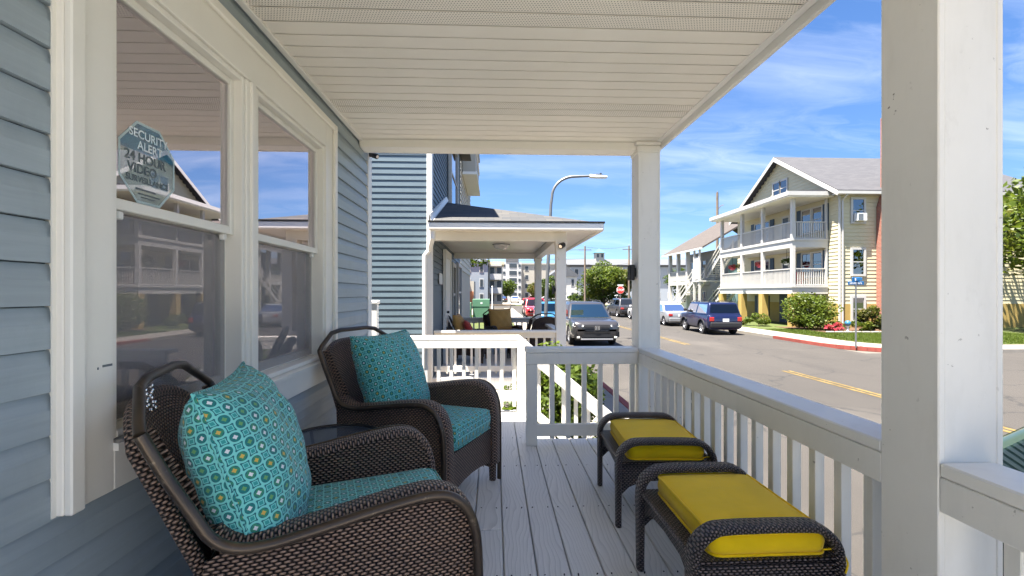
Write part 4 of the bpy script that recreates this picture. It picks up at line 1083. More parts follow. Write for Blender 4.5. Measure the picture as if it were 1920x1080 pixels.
obj('beam', MB().box(NX, 1.2, 7.5, 7.66, ZE-.24, ZE-.1, .005).box(NX, 1.2, 11.4, 11.56, ZE-.24, ZE-.1, .005).box(1.03, 1.199, 7.661, 11.399, ZE-.238, ZE-.1, .005), M['white_trim'], N)
for y in (7.5, 11.39): obj('porch_post', MB().box(1.032, 1.198, y, y+.166, NP, ZE-.2405, .006).box(1.015, 1.215, y-.016, y+.182, ZE-.30, ZE-.2402, .006), M['white_paint'], N)
obj('porch_floor', MB().box(NX, 1.25, 7.45, 11.6, NP-.2, NP, .006).box(NX, 1.2, 7.5, 11.55, 0.02, NP-.2), M['deck_paint'], N)
obj('downspout', MB().tube([(NX+.05, E0+.03, ZE-.10), (NX+.05, E0+.03, ZE-.24), (NX-.03, NY0-.035, ZE-.40), (NX-.11, NY0-.04, ZE-.50), (NX-.11, NY0-.04, .2)], .038, 8), M['white_trim'], N, 40)
# front of the porch: door, window, house wall
dr = obj('door', MB().pbox('x', NX, 1, 9.15, 10.05, NP+.02, NP+2.1, .0, .04), M['white_vinyl'], N)
obj('door_frame', MB().pbox('x', NX, 1, 9.02, 9.149, NP, NP+2.25, .0, .06).pbox('x', NX, 1, 10.051, 10.18, NP, NP+2.25, .0, .06).pbox('x', NX, 1, 9.149, 10.051, NP+2.101, NP+2.25, .0, .058), M['white_trim'], dr)
obj('door_handle', MB().cyl((NX+.04, 9.25, NP+1.0), (NX+.10, 9.25, NP+1.0), .025, 10), M['black_metal'], dr)
window(N, 'x', NX, 1, 10.6, 11.3, NP+.7, NP+2.0); window(N, 'x', NX, 1, 12.2, 13.3, NP+.7, NP+2.1); window(N, 'x', NX, 1, 10.2, 11.9, 4.15, 5.75, case=.14)
obj('house_number_plate', MB().pbox('x', NX, 1, 8.35, 8.75, NP+1.55, NP+1.75, .0, .02), M['sign_white'], N)
pk = .0
nr = thing('porch_railing', 'white balustrade round the blue house porch next door', 'railing', (.1, 7.6, NP))
def nrail(ax, pl, u0, u1, sp=.135):
    mb = MB(); mb.pbox(ax, pl, 1, u0, u1, NP+.73, NP+.77, -.06, .08, .004); mb.pbox(ax, pl, 1, u0, u1, NP+.64, NP+.7295, .0, .038, .003); mb.pbox(ax, pl, 1, u0, u1, NP+.09, NP+.18, .0, .038, .003)
    obj('rails', mb, M['white_paint'], nr); bm_ = MB().pbox(ax, 0, 1, -.018, .018, NP+.05, NP+.729, .039, .072).mesh('baluster', M['white_paint'])
    u = u0+.07
    while u < u1-.03: put('baluster', bm_, nr, (pl, u, 0) if ax == 'x' else (u, pl, 0)); u += sp
nrail('y', 7.53, NX+.02, 1.03); nrail('y', 11.44, NX+.02, 1.03); nrail('x', 1.08, 7.67, 9.1); nrail('x', 1.08, 10.2, 11.385)
lt = thing('ceiling_lamp', 'round white ceiling lamp under the hipped porch roof', 'lamp', (.15, 9.4, ZE-.1))
obj('shade', MB().lathe([(.001, ZE-.21), (.09, ZE-.20), (.15, ZE-.16), (.165, ZE-.115)], 20, (.15, 9.4, 0)), M['lamp_lens'], lt, 60); obj('rim', MB().lathe([(.165, ZE-.115), (.18, ZE-.115), (.18, ZE-.1), (.001, ZE-.1)], 20, (.15, 9.4, 0)), M['galvanised'], lt)
c2 = thing('security_camera', 'small black security camera on the porch post of the hipped porch', 'camera', (1.11, 7.46, 3.0))
obj('housing', MB().tube([(1.14, 7.50, 3.0), (1.14, 7.46, 2.99), (1.09, 7.40, 2.96)], [.025, .045, .048], 10), M['black_plastic'], c2, 40); obj('lens', MB().cyl((1.09, 7.40, 2.96), (1.085, 7.394, 2.956), .03, 10), M['chrome'], c2)
w2 = thing('wall_lamp', 'small black wall lamp low on the side of the hipped porch post', 'lamp', (1.02, 7.58, 2.25)); obj('housing', MB().box(.975, 1.012, 7.54, 7.62, 2.18, 2.32, .006), M['black_plastic'], w2); obj('bracket', MB().box(1.0125, 1.034, 7.56, 7.60, 2.22, 2.28, .003), M['black_plastic'], w2)
# its furniture
NF = 'armchairs on the porch next door'
n1 = make_chair('wicker_armchair', 'brown wicker armchair with red floral pillow against the neighbouring house wall', 'armchair', (-.52, 9.35, NP), R(-8-90), 'wicker_tan')
n2 = make_chair('wicker_armchair', 'brown wicker armchair with a large tan pillow at the far end of the next porch', 'armchair', (.22, 10.75, NP), R(-70-90), 'wicker_tan')
n3 = make_chair('wicker_armchair', 'low backed brown wicker seat turned away beside the next porch rail', 'armchair', (.78, 9.55, NP), R(120-90), 'wicker_tan')
def loose_pillow(label, mat, ch, p, size, lean, tw=0, seed=1):
    mb, seam = pillow(size, size*.95, size*.38, 2.4, .5, 16, .06, seed); o = obj('throw_pillow', mb, M[mat], None, 60, True); tag(o, label, 'pillow'); weld(o)
    o.matrix_world = Matrix.Translation(ch.location) @ Matrix.Rotation(ch.rotation_euler.z, 4, 'Z') @ Matrix.Translation(p) @ Matrix.Rotation(tw, 4, 'Z') @ Matrix.Rotation(lean, 4, 'X')
    return o
def flat_cushion(label, mat, ch, seed=2):
    o = obj('seat_cushion', boxy(.247, .300, .125, seed), M[mat], None, 50, True); tag(o, label, 'cushion')
    o.matrix_world = Matrix.Translation(ch.location) @ Matrix.Rotation(ch.rotation_euler.z, 4, 'Z') @ Matrix.Translation((0, .048, .346)) @ Matrix.Rotation(R(1.5), 4, 'X')
loose_pillow('tan pillow behind the red floral pillow on the porch next door', 'tan_fabric', n1, (.02, -.17, .71), .54, R(19))
loose_pillow('red floral throw pillow on the porch armchair next door', 'red_fabric', n1, (.10, .02, .66), .40, R(24), R(12), 4)
flat_cushion('tan seat cushion under the red floral pillow', 'tan_fabric', n1)
loose_pillow('large tan pillow leaning in the far armchair next door', 'tan_fabric', n2, (0, -.16, .74), .60, R(17), R(3), 6); flat_cushion('tan seat cushion under the large tan pillow', 'tan_fabric', n2)
flat_cushion('tan seat cushion on the low backed wicker seat next door', 'tan_fabric', n3)

# cream house further along the same side
cr_ = thing('cream_house', 'tall cream house with an overhanging upper bay beyond the blue house', 'house', (-3, 18, 0))
obj('wall', MB().box(-9, -1.15, 15.5, 22, 0, 9.2), M['cream_wall'], cr_); laps(cr_, M['cream_siding'], 'x', -1.15, 1, 15.5, 22, 3, 9.2, .2)
obj('bay', MB().box(-1.12, -.66, 16.4, 20, 6.55, 9.4), M['cream_wall'], cr_); obj('bay_trim', MB().box(-1.12, -.60, 16.35, 20.05, 6.45, 6.549).box(-1.12, -.62, 16.36, 20.04, 7.35, 7.45), M['white_trim'], cr_)
window(cr_, 'x', -1.12, 1, 17.2, 18.4, 3.9, 5.4); window(cr_, 'x', -.66, 1, 17.2, 18.6, 7.6, 8.9)
obj('roof', MB().extrude([(-9.4, 15.2, 9.2), (-.5, 15.2, 9.41), (-4.8, 15.2, 11.6)], (0, 7.1, 0)), M['shingle_grey'], cr_)
# ================================================================== YELLOW BALCONY HOUSE ACROSS THE STREET
G0 = .15
YX, YB = 17.9, 20.15          # balcony front, wall front
Y0, Y1 = 25.77, 36.9          # side walls
ZEV, ZRG, YR = 8.08, 11.6, 31.3
K = thing('balcony_house', 'pale yellow three storey house with two white balconies and navy shutters', 'house', (24, 31, G0))
obj('wall', MB().box(YB+.03, 32, Y0+.03, Y1, 0, ZEV), M['yellow_siding'], K)
# gable above the eaves, set on the front wall
obj('gable_wall', MB().extrude([(YB+.03, Y0, ZEV), (YB+.03, Y1, ZEV), (YB+.03, YR, ZRG-.05)], (.2, 0, 0)), M['yellow_siding'], K)
mb = MB(); z_ = ZEV
while z_ < ZRG-.3:
    f0 = (ZRG-.05-z_)/(ZRG-.05-ZEV); a, c = YR-(YR-Y0)*f0+.05, YR+(Y1-YR)*f0-.05
    lap_board(mb, 'x', YB+.03, -1, a+.1, c-.1, z_, .22, .03, False); z_ += .22
obj('gable_siding', mb, M['yellow_siding'], K)
laps(K, M['yellow_siding'], 'x', YB+.03, -1, Y0+.0, Y1, 1.55, ZEV, .22); laps(K, M['yellow_siding'], 'y', Y0+.03, -1, YB, 32, 1.55, ZEV, .22, 'side_siding')
obj('base_course', MB().box(YB-.015, YB+.029, Y0-.0, Y1, 0, 1.54).box(YB-.015, 32, Y0-.02, Y0+.029, 0, 1.54), M['yellow_stucco'], K)
obj('corner_trim', MB().box(YB-.03, YB+.06, Y0-.03, Y0+.06, .1, ZEV), M['house_white'], K)
ov = .45
def roofslab(name, mat, pts_low, pts_high, th=.16):
    a, c = [Vector(p) for p in pts_low]; d_, e_ = [Vector(p) for p in pts_high]
    up_ = Vector((0, 0, th)); mb = MB().add([a, c, d_, e_, a+up_, c+up_, d_+up_, e_+up_], [[0, 1, 2, 3], [4, 7, 6, 5], [0, 4, 5, 1], [1, 5, 6, 2], [2, 6, 7, 3], [3, 7, 4, 0]]); return mb
rfm = roofslab('roof', None, [(YB-ov, Y0-ov, ZEV-.12), (33, Y0-ov, ZEV-.12)], [(33, YR, ZRG), (YB-ov, YR, ZRG)]); ro = obj('roof', rfm, M['shingle_slate'], K)
obj('roof_slope', roofslab('roof', None, [(YB-ov, Y1+ov, ZEV-.12), (33, Y1+ov, ZEV-.12)], [(33, YR, ZRG), (YB-ov, YR, ZRG)]), M['shingle_slate'], ro)
obj('rake_board', MB().extrude([(YB-ov-.04, Y0-ov, ZEV-.28), (YB-ov-.04, YR, ZRG-.16), (YB-ov-.04, Y1+ov, ZEV-.28), (YB-ov-.04, Y1+ov, ZEV-.02), (YB-ov-.04, YR, ZRG+.12), (YB-ov-.04, Y0-ov, ZEV-.02)], (.04, 0, 0)), M['house_white'], ro)
obj('side_gutter', MB().box(YB-ov, 33, Y0-ov-.08, Y0-ov, ZEV-.20, ZEV-.04).box(YB-ov+.01, 33, Y0-ov+.001, Y0, ZEV-.20, ZEV-.14), M['house_white'], ro)
# chimney on the side wall
obj('chimney', MB().box(22.35, 23.7, Y0-.55, Y0-.02, 0, 7.2).extrude([(22.35, Y0-.55, 7.2), (23.7, Y0-.55, 7.2), (23.45, Y0-.55, 8.0), (22.6, Y0-.55, 8.0)], (0, .53, 0)).box(22.6, 23.45, Y0-.55, Y0-.02, 8.0, 12.4), M['brick_red'], K)
# balconies
BY0, BY1 = 26.64, 35.35
for (zt, zb, nm) in ((2.585, 2.14, 'lower'), (5.40, 4.93, 'upper')):
    fl = obj('balcony_floor', MB().box(YX, YB-.031, BY0, BY1, zb, zt), M['house_white'], K)
    obj('floor_edge', MB().box(YX-.05, YX+.0, BY0-.05, BY1, zt-.06, zt+.04).box(YX+.001, YB-.031, BY0-.05, BY0-.001, zt-.06, zt+.04), M['house_white'], fl)
    balus(K, M['house_white'], 'x', YX+.09, 1, BY0+.12, BY1-.1, zt, 1.10); balus(K, M['house_white'], 'y', BY0+.09, 1, YX+.2, YB-.06, zt, 1.10, .14, .045)
posts = (26.64, 29.66, 32.2, 35.1)
for y in posts:
    obj('balcony_post', MB().box(YX, YX+.2, y, y+.2, 2.585, 4.93).box(YX, YX+.2, y, y+.2, 5.40, 7.88), M['house_white'], K)
    obj('stone_pier', MB().box(YX-.08, YX+.34, y-.1, y+.32, 0, 2.139), M['yellow_stucco'], K)
obj('balcony_post', MB().box(YB-.16, YB-.035, BY0, BY0+.12, 2.585, 4.93).box(YB-.16, YB-.035, BY0, BY0+.12, 5.40, 7.88), M['house_white'], K)
# porch roof over the upper balcony
obj('balcony_roof', MB().extrude([(YX-.55, BY0-.5, 8.02), (YX-.55, BY0-.5, 8.20), (YB-.03, BY0-.5, 8.36), (YB-.03, BY0-.5, 8.02)], (0, BY1-BY0+1.0, 0)), M['shingle_slate'], K)
obj('balcony_ceiling', MB().box(YX-.54, YB-.031, BY0-.49, BY1+.49, 7.88, 8.019), M['white_vinyl'], K)
obj('balcony_fascia', MB().box(YX-.62, YX-.551, BY0-.56, BY1+.5, 7.95, 8.19).box(YX-.5505, YB-.031, BY0-.56, BY0-.501, 7.95, 8.19), M['house_white'], K)
# openings on the street face
for zb in (3.25, 6.05):
    for u in (27.15, 28.15): window(K, 'x', YB, -1, u, u+.78, zb, zb+1.45, None)
    for (a, c) in ((26.62, 27.04), (29.04, 29.46)):
        obj('shutter', MB().pbox('x', YB, -1, a, c, zb-.08, zb+1.55, .0, .06), M['navy_shutter'], K)
    for u in (32.5, 33.5): window(K, 'x', YB, -1, u, u+.78, zb, zb+1.35, None)
    for (a, c) in ((31.95, 32.38), (34.40, 34.82)): obj('shutter', MB().pbox('x', YB, -1, a, c, zb-.08, zb+1.45, .0, .06), M['navy_shutter'], K)
    d_ = obj('door', MB().pbox('x', YB, -1, 30.2, 31.05, zb-.62, zb+1.45, .0, .05), M['house_white'], K); obj('door_pane', MB().pbox('x', YB, -1, 30.34, 30.91, zb-.4, zb+1.3, .051, .06), M['far_window'], d_)
window(K, 'x', YB, -1, 27.5, 28.3, .55, 1.95, .42); window(K, 'x', YB, -1, 33.0, 33.8, .55, 1.95, .42)
d_ = obj('door', MB().pbox('x', YB, -1, 30.4, 31.3, .15, 2.1, .0, .05), M['navy_shutter'], K); obj('door_handle', MB().pbox('x', YB, -1, 30.5, 30.55, 1.0, 1.15, .05, .1), M['chrome'], d_)
for u in (30.75, 31.55): window(K, 'x', YB, -1, u-.25, u+.45, 9.0, 10.0, None)
# openings on the side face
for (zb, zt) in ((6.35, 7.65), (3.29, 4.72), (.6, 1.9)): window(K, 'y', Y0, -1, 20.92, 21.58, zb, zt, None, case=.12)
for (zb, zt) in ((6.35, 7.65), (3.29, 4.72), (.6, 1.9)): window(K, 'y', Y0, -1, 25.5, 26.4, zb, zt, None, case=.12)
ac = thing('air_conditioner', 'white air conditioner in the top side window of the yellow house', 'air conditioner', (21.25, Y0-.2, 6.36))
obj('case', MB().box(20.96, 21.54, Y0-.35, Y0-.036, 6.36, 6.82, .02), M['plate'], ac); g = MB()
for i in range(7): g.box(21.0, 21.3, Y0-.358, Y0-.3505, 6.40+i*.055, 6.43+i*.055)
obj('grille', g, M['galvanised'], ac)
obj('downspout', MB().tube([(20.28, Y0-ov-.04, ZEV-.2), (20.28, Y0-.08, ZEV-.5), (20.28, Y0-.08, .2)], .05, 8), M['house_white'], K, 40)
obj('house_number_plate', MB().box(YX-.058, YX-.051, 31.6, 31.95, 2.22, 2.42), M['ink_grey'], K)
# hanging baskets and pots
for (y, m_, lab) in ((28.0, 'leaf', 'white hanging basket of green leaves nearest the balcony corner window'), (30.9, 'flower_red', 'hanging basket of pink flowers on the lower balcony'), (33.4, 'leaf_yellow', 'hanging basket of yellow leaves on the lower balcony'), (34.5, 'flower_red', 'hanging basket of red flowers at the stair end of the lower balcony')):
    hb = thing('hanging_basket', lab, 'basket', (YX+.55, y, 4.0))
    obj('pot', MB().lathe([(.001, 0), (.12, .0), (.18, .2), (.16, .2)], 12, (YX+.55, y, 3.95)), M['white_pot' if m_ != 'flower_red' else 'pink_pot'], hb, 50)
    obj('hanger', MB().tube([(YX+.55, y, 4.14), (YX+.55, y, 4.93)], .012, 5), M['black_metal'], hb); put('flowers', leaf_mesh('flowers', [((YX+.55, y, 4.2), (.3, .3, .17))], 160, .13, m_, 5), hb)
for (x, m_, lab) in ((19.0, 'terracotta', 'orange plastic chair on the lower balcony'), (18.55, 'red_fabric', 'red plastic chair on the lower balcony')):
    oc_ = thing('balcony_chair', lab, 'chair', (x, 27.2, 2.585))
    obj('seat', MB().box(x-.22, x+.22, 27.0, 27.44, 2.98, 3.03, .01), M[m_], oc_); obj('backrest', MB().box(x-.22, x+.22, 27.44, 27.49, 2.9, 3.5, .015), M[m_], oc_)
    for sx in (-.19, .19):
        for sy in (27.03, 27.42): obj('leg', MB().box(x+sx-.02, x+sx+.02, sy-.02, sy+.02, 2.585, 2.98), M[m_], oc_)
# front garden
shrub('round_shrub', 'large clipped round green shrub before the yellow house', (17.6, 24.6, G0), (1.35, 1.25, 1.05), 'leaf_bright', 5200, .12, 11, 30, stem=.09)
shrub('low_shrub', 'low green shrub by the stone pier of the yellow house', (16.4, 27.6, G0), (.75, .7, .5), 'leaf_bright', 1300, .10, 12, 10, stem=.03)
shrub('low_shrub', 'small olive shrub at the pavement by the stone piers', (15.9, 28.6, G0), (.5, .5, .32), 'leaf_olive', 700, .09, 13, 8, stem=.03)
shrub('small_tree', 'small bronze leaved ornamental tree by the side window', (19.9, 23.2, G0), (.62, .6, .75), 'leaf_olive', 1800, .12, 14, 12, stem=.07)
shrub('yellow_shrub', 'bright yellow shrub beside the brick chimney', (21.55, 23.5, G0), (.7, .6, .85), 'leaf_yellow', 1800, .12, 15, 12, stem=.04)
for i, (x, y, r, m_, w_) in enumerate(((18.9, 23.7, .45, 'leaf', 'dark green'), (19.4, 22.9, .42, 'leaf_bright', 'pale green'), (20.5, 22.9, .5, 'leaf_olive', 'olive'), (18.4, 24.0, .35, 'leaf_olive', 'bronze'), (21.2, 22.6, .45, 'leaf_bright', 'yellow green'), (17.9, 23.3, .33, 'flower_red', 'red flowered'))):
    shrub('garden_plant', '%s bedding plant in the garden before the yellow house' % w_, (x, y, G0), (r*1.3, r, r*.8), m_, 650, .10, 20+i, 7, group='bedding plants', stem=.015)
slab_poly('flower_bed', [(16.9, 22.6), (24, 22.1), (24, Y0-.6), (16.9, Y0+1)], .0, .17, 'mulch')
eg = MB()
for i in range(16): eg.box(16.9+i*.45, 16.9+i*.45+.40, 22.42-.03*i, 22.58-.03*i, .12, .25, .03)
be = obj('bed_edging', eg, M['concrete']); tag(be, 'pale stone edging along the garden bed of the yellow house', 'edging')
gb = thing('gazing_ball', 'blue glass gazing ball on a stand in the flower bed', 'ornament', (18.35, 22.9, G0)); obj('ball', MB().lathe([(.001, .32)]+[(.15*math.sin(R(a)), .47-.15*math.cos(R(a))) for a in range(15, 180, 15)]+[(.001, .62)], 16, (18.35, 22.9, G0)), M['car_sky'], gb, 60); obj('stand', MB().lathe([(.12, 0), (.05, .05), (.05, .28), (.10, .33)], 12, (18.35, 22.9, G0)), M['sign_white'], gb, 60)
def lawn_blades(name, n, x0, x1, y0, y1, ok, z_, seed=1):
    rg = np.random.RandomState(seed); pts = []
    while len(pts) < n:
        x, y = rg.uniform(x0, x1), rg.uniform(y0, y1)
        if ok(x, y): pts.append((x, y))
    mb = MB()
    c = np.array(pts); me = bpy.data.meshes.new(name); a = rg.uniform(0, 6.28, n); h = rg.uniform(.04, .09, n); w = .012
    bx, by = np.cos(a)*w, np.sin(a)*w; lx, ly = rg.normal(0, .025, n), rg.normal(0, .025, n)
    v = np.stack([np.stack([c[:, 0]-bx, c[:, 1]-by, np.full(n, z_)], 1), np.stack([c[:, 0]+bx, c[:, 1]+by, np.full(n, z_)], 1), np.stack([c[:, 0]+lx, c[:, 1]+ly, z_+h], 1)], 1).reshape(-1, 3)
    me.vertices.add(3*n); me.vertices.foreach_set('co', v.ravel()); me.loops.add(3*n); me.loops.foreach_set('vertex_index', np.arange(3*n, dtype=np.int32))
    me.polygons.add(n); me.polygons.foreach_set('loop_start', np.arange(0, 3*n, 3, dtype=np.int32))
    at = me.attributes.new('tint', 'FLOAT', 'FACE'); at.data.foreach_set('value', rg.uniform(0, 1, n).astype(np.float32)); me.materials.append(M['grass_blade']); me.update(calc_edges=True)
    o = put(name, me); o['kind'] = 'stuff'; tag(o, 'mown green grass on the corner lawn before the yellow house', 'grass'); return o
lawn_blades('grass', 42000, 15.2, 26, 17.5, 25, lambda x, y: (x > 16.9 or y < 24.9) and not (y > 22.4 and x > 16.9) and (x-16.85)**2+(y-19.05)**2 < (3.5 if False else 900) and not (x < 16.85 and y < 19.05 and (x-16.85)**2+(y-19.05)**2 > 2.5), .15)

# ================================================================== GREY HOUSE WITH OUTSIDE STAIRS
GH = thing('grey_house', 'grey two storey house with brown roof and white outside stairs', 'house', (22, 43, G0))
gx = 20.6; fx = 18.4
obj('wall', MB().box(gx, 28, 39.2, 47.4, 0, 6.2), M['grey_siding'], GH); laps(GH, M['grey_siding'], 'x', gx, -1, 39.2, 47.4, .3, 6.2, .2)
obj('side_wall', MB().box(gx, 28, 39.15, 39.199, 0, 6.2).extrude([(gx, 39.15, 6.2), (28.2, 39.15, 6.2), (24.3, 39.15, 9.3)], (0, .05, 0)), M['teal_wall'], GH)
r1 = roofslab('roof', None, [(fx-.4, 38.6, 6.05), (fx-.4, 47.9, 6.05)], [(24.3, 47.9, 9.7), (24.3, 38.6, 9.7)]); rg_ = obj('roof', r1, M['shingle_brown'], GH)
obj('roof_slope', roofslab('roof', None, [(29.5, 38.6, 6.4), (29.5, 47.9, 6.4)], [(24.3, 47.9, 9.7), (24.3, 38.6, 9.7)]), M['shingle_brown'], rg_); obj('gutter', MB().box(fx-.5, fx-.4, 38.6, 47.9, 5.98, 6.16), M['house_white'], rg_)
for (zt, zb) in ((3.3, 2.95), (.45, .15)): obj('porch_floor', MB().box(fx, gx-.01, 42.6, 47.3, zb, zt), M['house_white'], GH)
for y in (42.7, 44.9, 47.0): obj('porch_post', MB().box(fx, fx+.3, y, y+.3, .45, 2.95).box(fx, fx+.3, y, y+.3, 3.3, 6.1), M['house_white'], GH)
balus(GH, M['house_white'], 'x', fx+.1, 1, 43.0, 47.0, 3.3, 1.05); balus(GH, M['house_white'], 'y', 42.7, 1, fx+.3, gx-.1, 3.3, 1.05); obj('low_wall', MB().box(fx, fx+.12, 43.0, 47, .45, 1.3), M['white_vinyl'], GH)
for zb in (.9, 3.9):
    for u in (43.4, 44.6, 46.0): window(GH, 'x', gx, -1, u, u+.7, zb, zb+1.4)
    window(GH, 'x', gx, -1, 41.2, 41.9, zb, zb+1.5)
def stairs(parent, a, c, w, n, m_='house_white'):
    """outside stair along y from foot a to head c, width w along x"""
    a, c = Vector(a), Vector(c); mb = MB()
    for i in range(n):
        p = a.lerp(c, (i+.5)/n); mb.box(p.x, p.x+w, p.y-.15, p.y+.15, p.z-.04, p.z+.0)
    s_ = obj('stairs', mb, M['deck_paint'], parent)
    for dx_ in (0, w):
        o_ = Vector((dx_, 0, 0)); u_ = Vector((0, 0, 1))
        obj('stringer', MB().extrude([a+o_-u_*.28, a+o_+u_*.02, c+o_+u_*.02, c+o_-u_*.28], (.05, 0, 0)), M[m_], s_)
        for h_ in (.5, .95): obj('handrail', MB().extrude([a+o_+u_*(h_-.08), a+o_+u_*h_, c+o_+u_*h_, c+o_+u_*(h_-.08)], (.06, 0, 0)), M[m_], s_)
        for q in (a, c): obj('newel', MB().box(q.x+dx_-.03, q.x+dx_+.09, q.y-.06, q.y+.06, q.z-.3, q.z+1.05), M[m_], s_)
    return s_
stairs(GH, (fx-.4, 45.6, .3), (fx-.4, 40.6, 3.3), 1.1, 17); stairs(GH, (fx+1.1, 41.2, .3), (fx+1.1, 37.6, 2.6), 1.0, 13); stairs(GH, (fx+.6, 40.3, 3.4), (fx+.6, 37.4, 5.6), 1.0, 12)
obj('landing', MB().box(fx-.4, gx-.02, 39.3, 40.55, 3.18, 3.3), M['house_white'], GH); obj('landing', MB().box(fx+.3, gx-.02, 36.9, 37.4, 2.5, 2.6), M['house_white'], GH)
for y in (39.35, 40.4): obj('landing_post', MB().box(fx-.35, fx-.2, y, y+.14, .1, 6.0), M['house_white'], GH)
obj('stair_screen', MB().box(fx-.3, fx-.26, 39.5, 40.4, 3.4, 5.4), M['house_white'], GH)

# ================================================================== CREAM HOUSE AT THE RIGHT, BEHIND THE TREE
RH = thing('cottage', 'cream sided house with a white lower storey behind the street tree', 'house', (36, 29, G0))
obj('wall', MB().box(33.2, 44, 26.4, 36, 0, 6.6), M['cream_siding'], RH); laps(RH, M['cream_siding'], 'y', 26.4, -1, 33.2, 44, 2.6, 6.6, .2)
obj('lower_wall', MB().box(33.15, 44.05, 26.30, 26.399, .1, 2.45), M['white_vinyl'], RH); obj('belt_trim', MB().box(33.1, 44.1, 26.2, 26.399, 2.451, 2.62), M['galvanised'], RH)
obj('roof', MB().extrude([(32.7, 25.9, 6.6), (32.7, 36.5, 6.6), (32.7, 31.2, 9.8)], (12, 0, 0)), M['shingle_slate'], RH)
for u in (34.1, 36.4, 39): window(RH, 'y', 26.3, -1, u, u+.9, .9, 2.1); window(RH, 'y', 26.4, -1, u, u+.9, 3.6, 5.0)
pb = thing('porch_tub', 'white planter tub before the cream cottage', 'planter', (33.0, 24.6, G0)); obj('tub', MB().lathe([(.001, 0), (.35, 0), (.42, .6), (.36, .6), (.34, .5), (.001, .5)], 16, (33, 24.6, G0)), M['white_pot'], pb, 40); put('flowers', leaf_mesh('flowers', [((33, 24.6, G0+.75), (.4, .4, .25))], 250, .12, 'leaf_bright', 8), pb)
tree('street_tree', 'broad yellow green street tree before the cream cottage', (29.8, 21.4, G0), (29.6, 21.2, 6.4), (4.1, 3.6, 3.7), 'leaf_bright', 9000, .26, 41, 40, .24)

# ================================================================== STREET FURNITURE
SL = thing('street_lamp', 'grey metal street lamp with a curved arm over the road', 'street lamp', (2.3, 20.5, .12))
pp = [(2.3, 20.5, .1), (2.42, 20.5, 3), (2.58, 20.5, 6.2)]+[(2.63+1.05*(1-math.cos(R(a))), 20.5, 6.55+.92*math.sin(R(a))) for a in range(0, 91, 9)]+[(4.35, 20.5, 7.5)]
obj('pole', MB().tube(pp, [.085, .08, .066]+[.062]*11+[.05], 12), M['galvanised'], SL, 50); obj('base', MB().lathe([(.001, .1), (.2, .1), (.2, .16), (.11, .22), (.11, .6), (.09, .62)], 14, (2.3, 20.5, 0)), M['galvanised'], SL, 40)
obj('lamp_head', MB().extrude([(4.34, 20.36, 7.44), (4.6, 20.34, 7.42), (5.14, 20.38, 7.43), (5.14, 20.38, 7.49), (4.7, 20.36, 7.58), (4.34, 20.38, 7.56)], (0, .28, 0)), M['plate'], SL); obj('lens', MB().box(4.65, 5.08, 20.40, 20.58, 7.405, 7.425), M['lamp_lens'], SL)
obj('photo_cell', MB().cyl((4.85, 20.5, 7.53), (4.85, 20.5, 7.64), .045, 10), M['black_plastic'], SL)
SG = thing('street_sign', 'blue street name sign on a thin grey post at the corner', 'sign', (13.9, 16.95, .12))
obj('post', MB().tube([(13.9, 16.95, .1), (13.9, 16.95, 2.62)], .03, 8), M['galvanised'], SG)
obj('name_plate', MB().box(13.58, 14.22, 16.93, 16.96, 2.50, 2.64, .01), M['sign_blue'], SG); obj('crest_plate', MB().box(13.74, 14.06, 16.932, 16.958, 2.641, 2.80, .02), M['sign_blue'], SG)
obj('cross_plate', MB().box(13.885, 13.915, 16.65, 16.929, 2.66, 2.78, .01), M['sign_blue'], SG)
lt_ = MB()
for i in range(9):
    lt_.box(13.65+i*.055, 13.665+i*.055, 16.924, 16.929, 2.535, 2.60); lt_.box(13.665+i*.055, 13.69+i*.055, 16.924, 16.929, 2.535+.055*(i % 2), 2.545+.055*(i % 2))
lt_.extrude([(13.85, 16.924, 2.67), (13.95, 16.924, 2.66), (13.99, 16.924, 2.73), (13.93, 16.924, 2.77), (13.84, 16.924, 2.76)], (0, .005, 0)); obj('lettering', lt_, M['sign_white'], SG)
ST = thing('stop_sign', 'red octagonal stop sign on a post at the far junction', 'sign', (14.6, 52, .13))
obj('post', MB().box(14.56, 14.64, 52.02, 52.06, .1, 2.9), M['galvanised'], ST)
oct_ = lambda r: [(14.6+r*math.cos(R(22.5+45*i)), 2.52+r*math.sin(R(22.5+45*i))) for i in range(8)]
obj('rim_plate', MB().extrude([(x, 51.99, q) for x, q in oct_(.47)], (0, .025, 0)), M['sign_white'], ST); obj('face_plate', MB().extrude([(x, 51.975, q) for x, q in oct_(.43)], (0, .014, 0)), M['sign_red'], ST)
put('lettering', text_mesh('STOP', .34, M['sign_white'], bold=.008), ST, (14.6, 51.97, 2.52), (R(90), 0, 0))
obj('street_plate', MB().box(14.25, 14.95, 51.99, 52.015, 3.02, 3.16), M['plate'], ST)
for (x, y, h_, lab) in ((13.9, 69, 9.3, 'wooden utility pole left of the dense round tree'), (20.4, 68, 9.3, 'wooden utility pole right of the dense round tree'), (24.5, 49, 13.2, 'tall wooden utility pole behind the grey house roof')):
    U = thing('utility_pole', lab, 'utility pole', (x, y, 0), 0, None)
    obj('pole', MB().tube([(x, y, 0), (x, y, h_)], [.17, .12], 9), M['wood_pole'], U, 60); obj('cross_arm', MB().tube([(x, y, h_-1.9), (x+.25, y-.3, h_-1.5), (x+.45, y-.5, h_-1.45)], .035, 6) if h_ > 10 else MB().box(x-1.0, x+1.0, y-.05, y+.05, h_-.6, h_-.5), M['wood_pole'], U)
    obj('insulator', MB().lathe([(.001, 0), (.05, 0), (.06, .12), (.001, .18)], 8, (x, y, h_)), M['galvanised'], U)
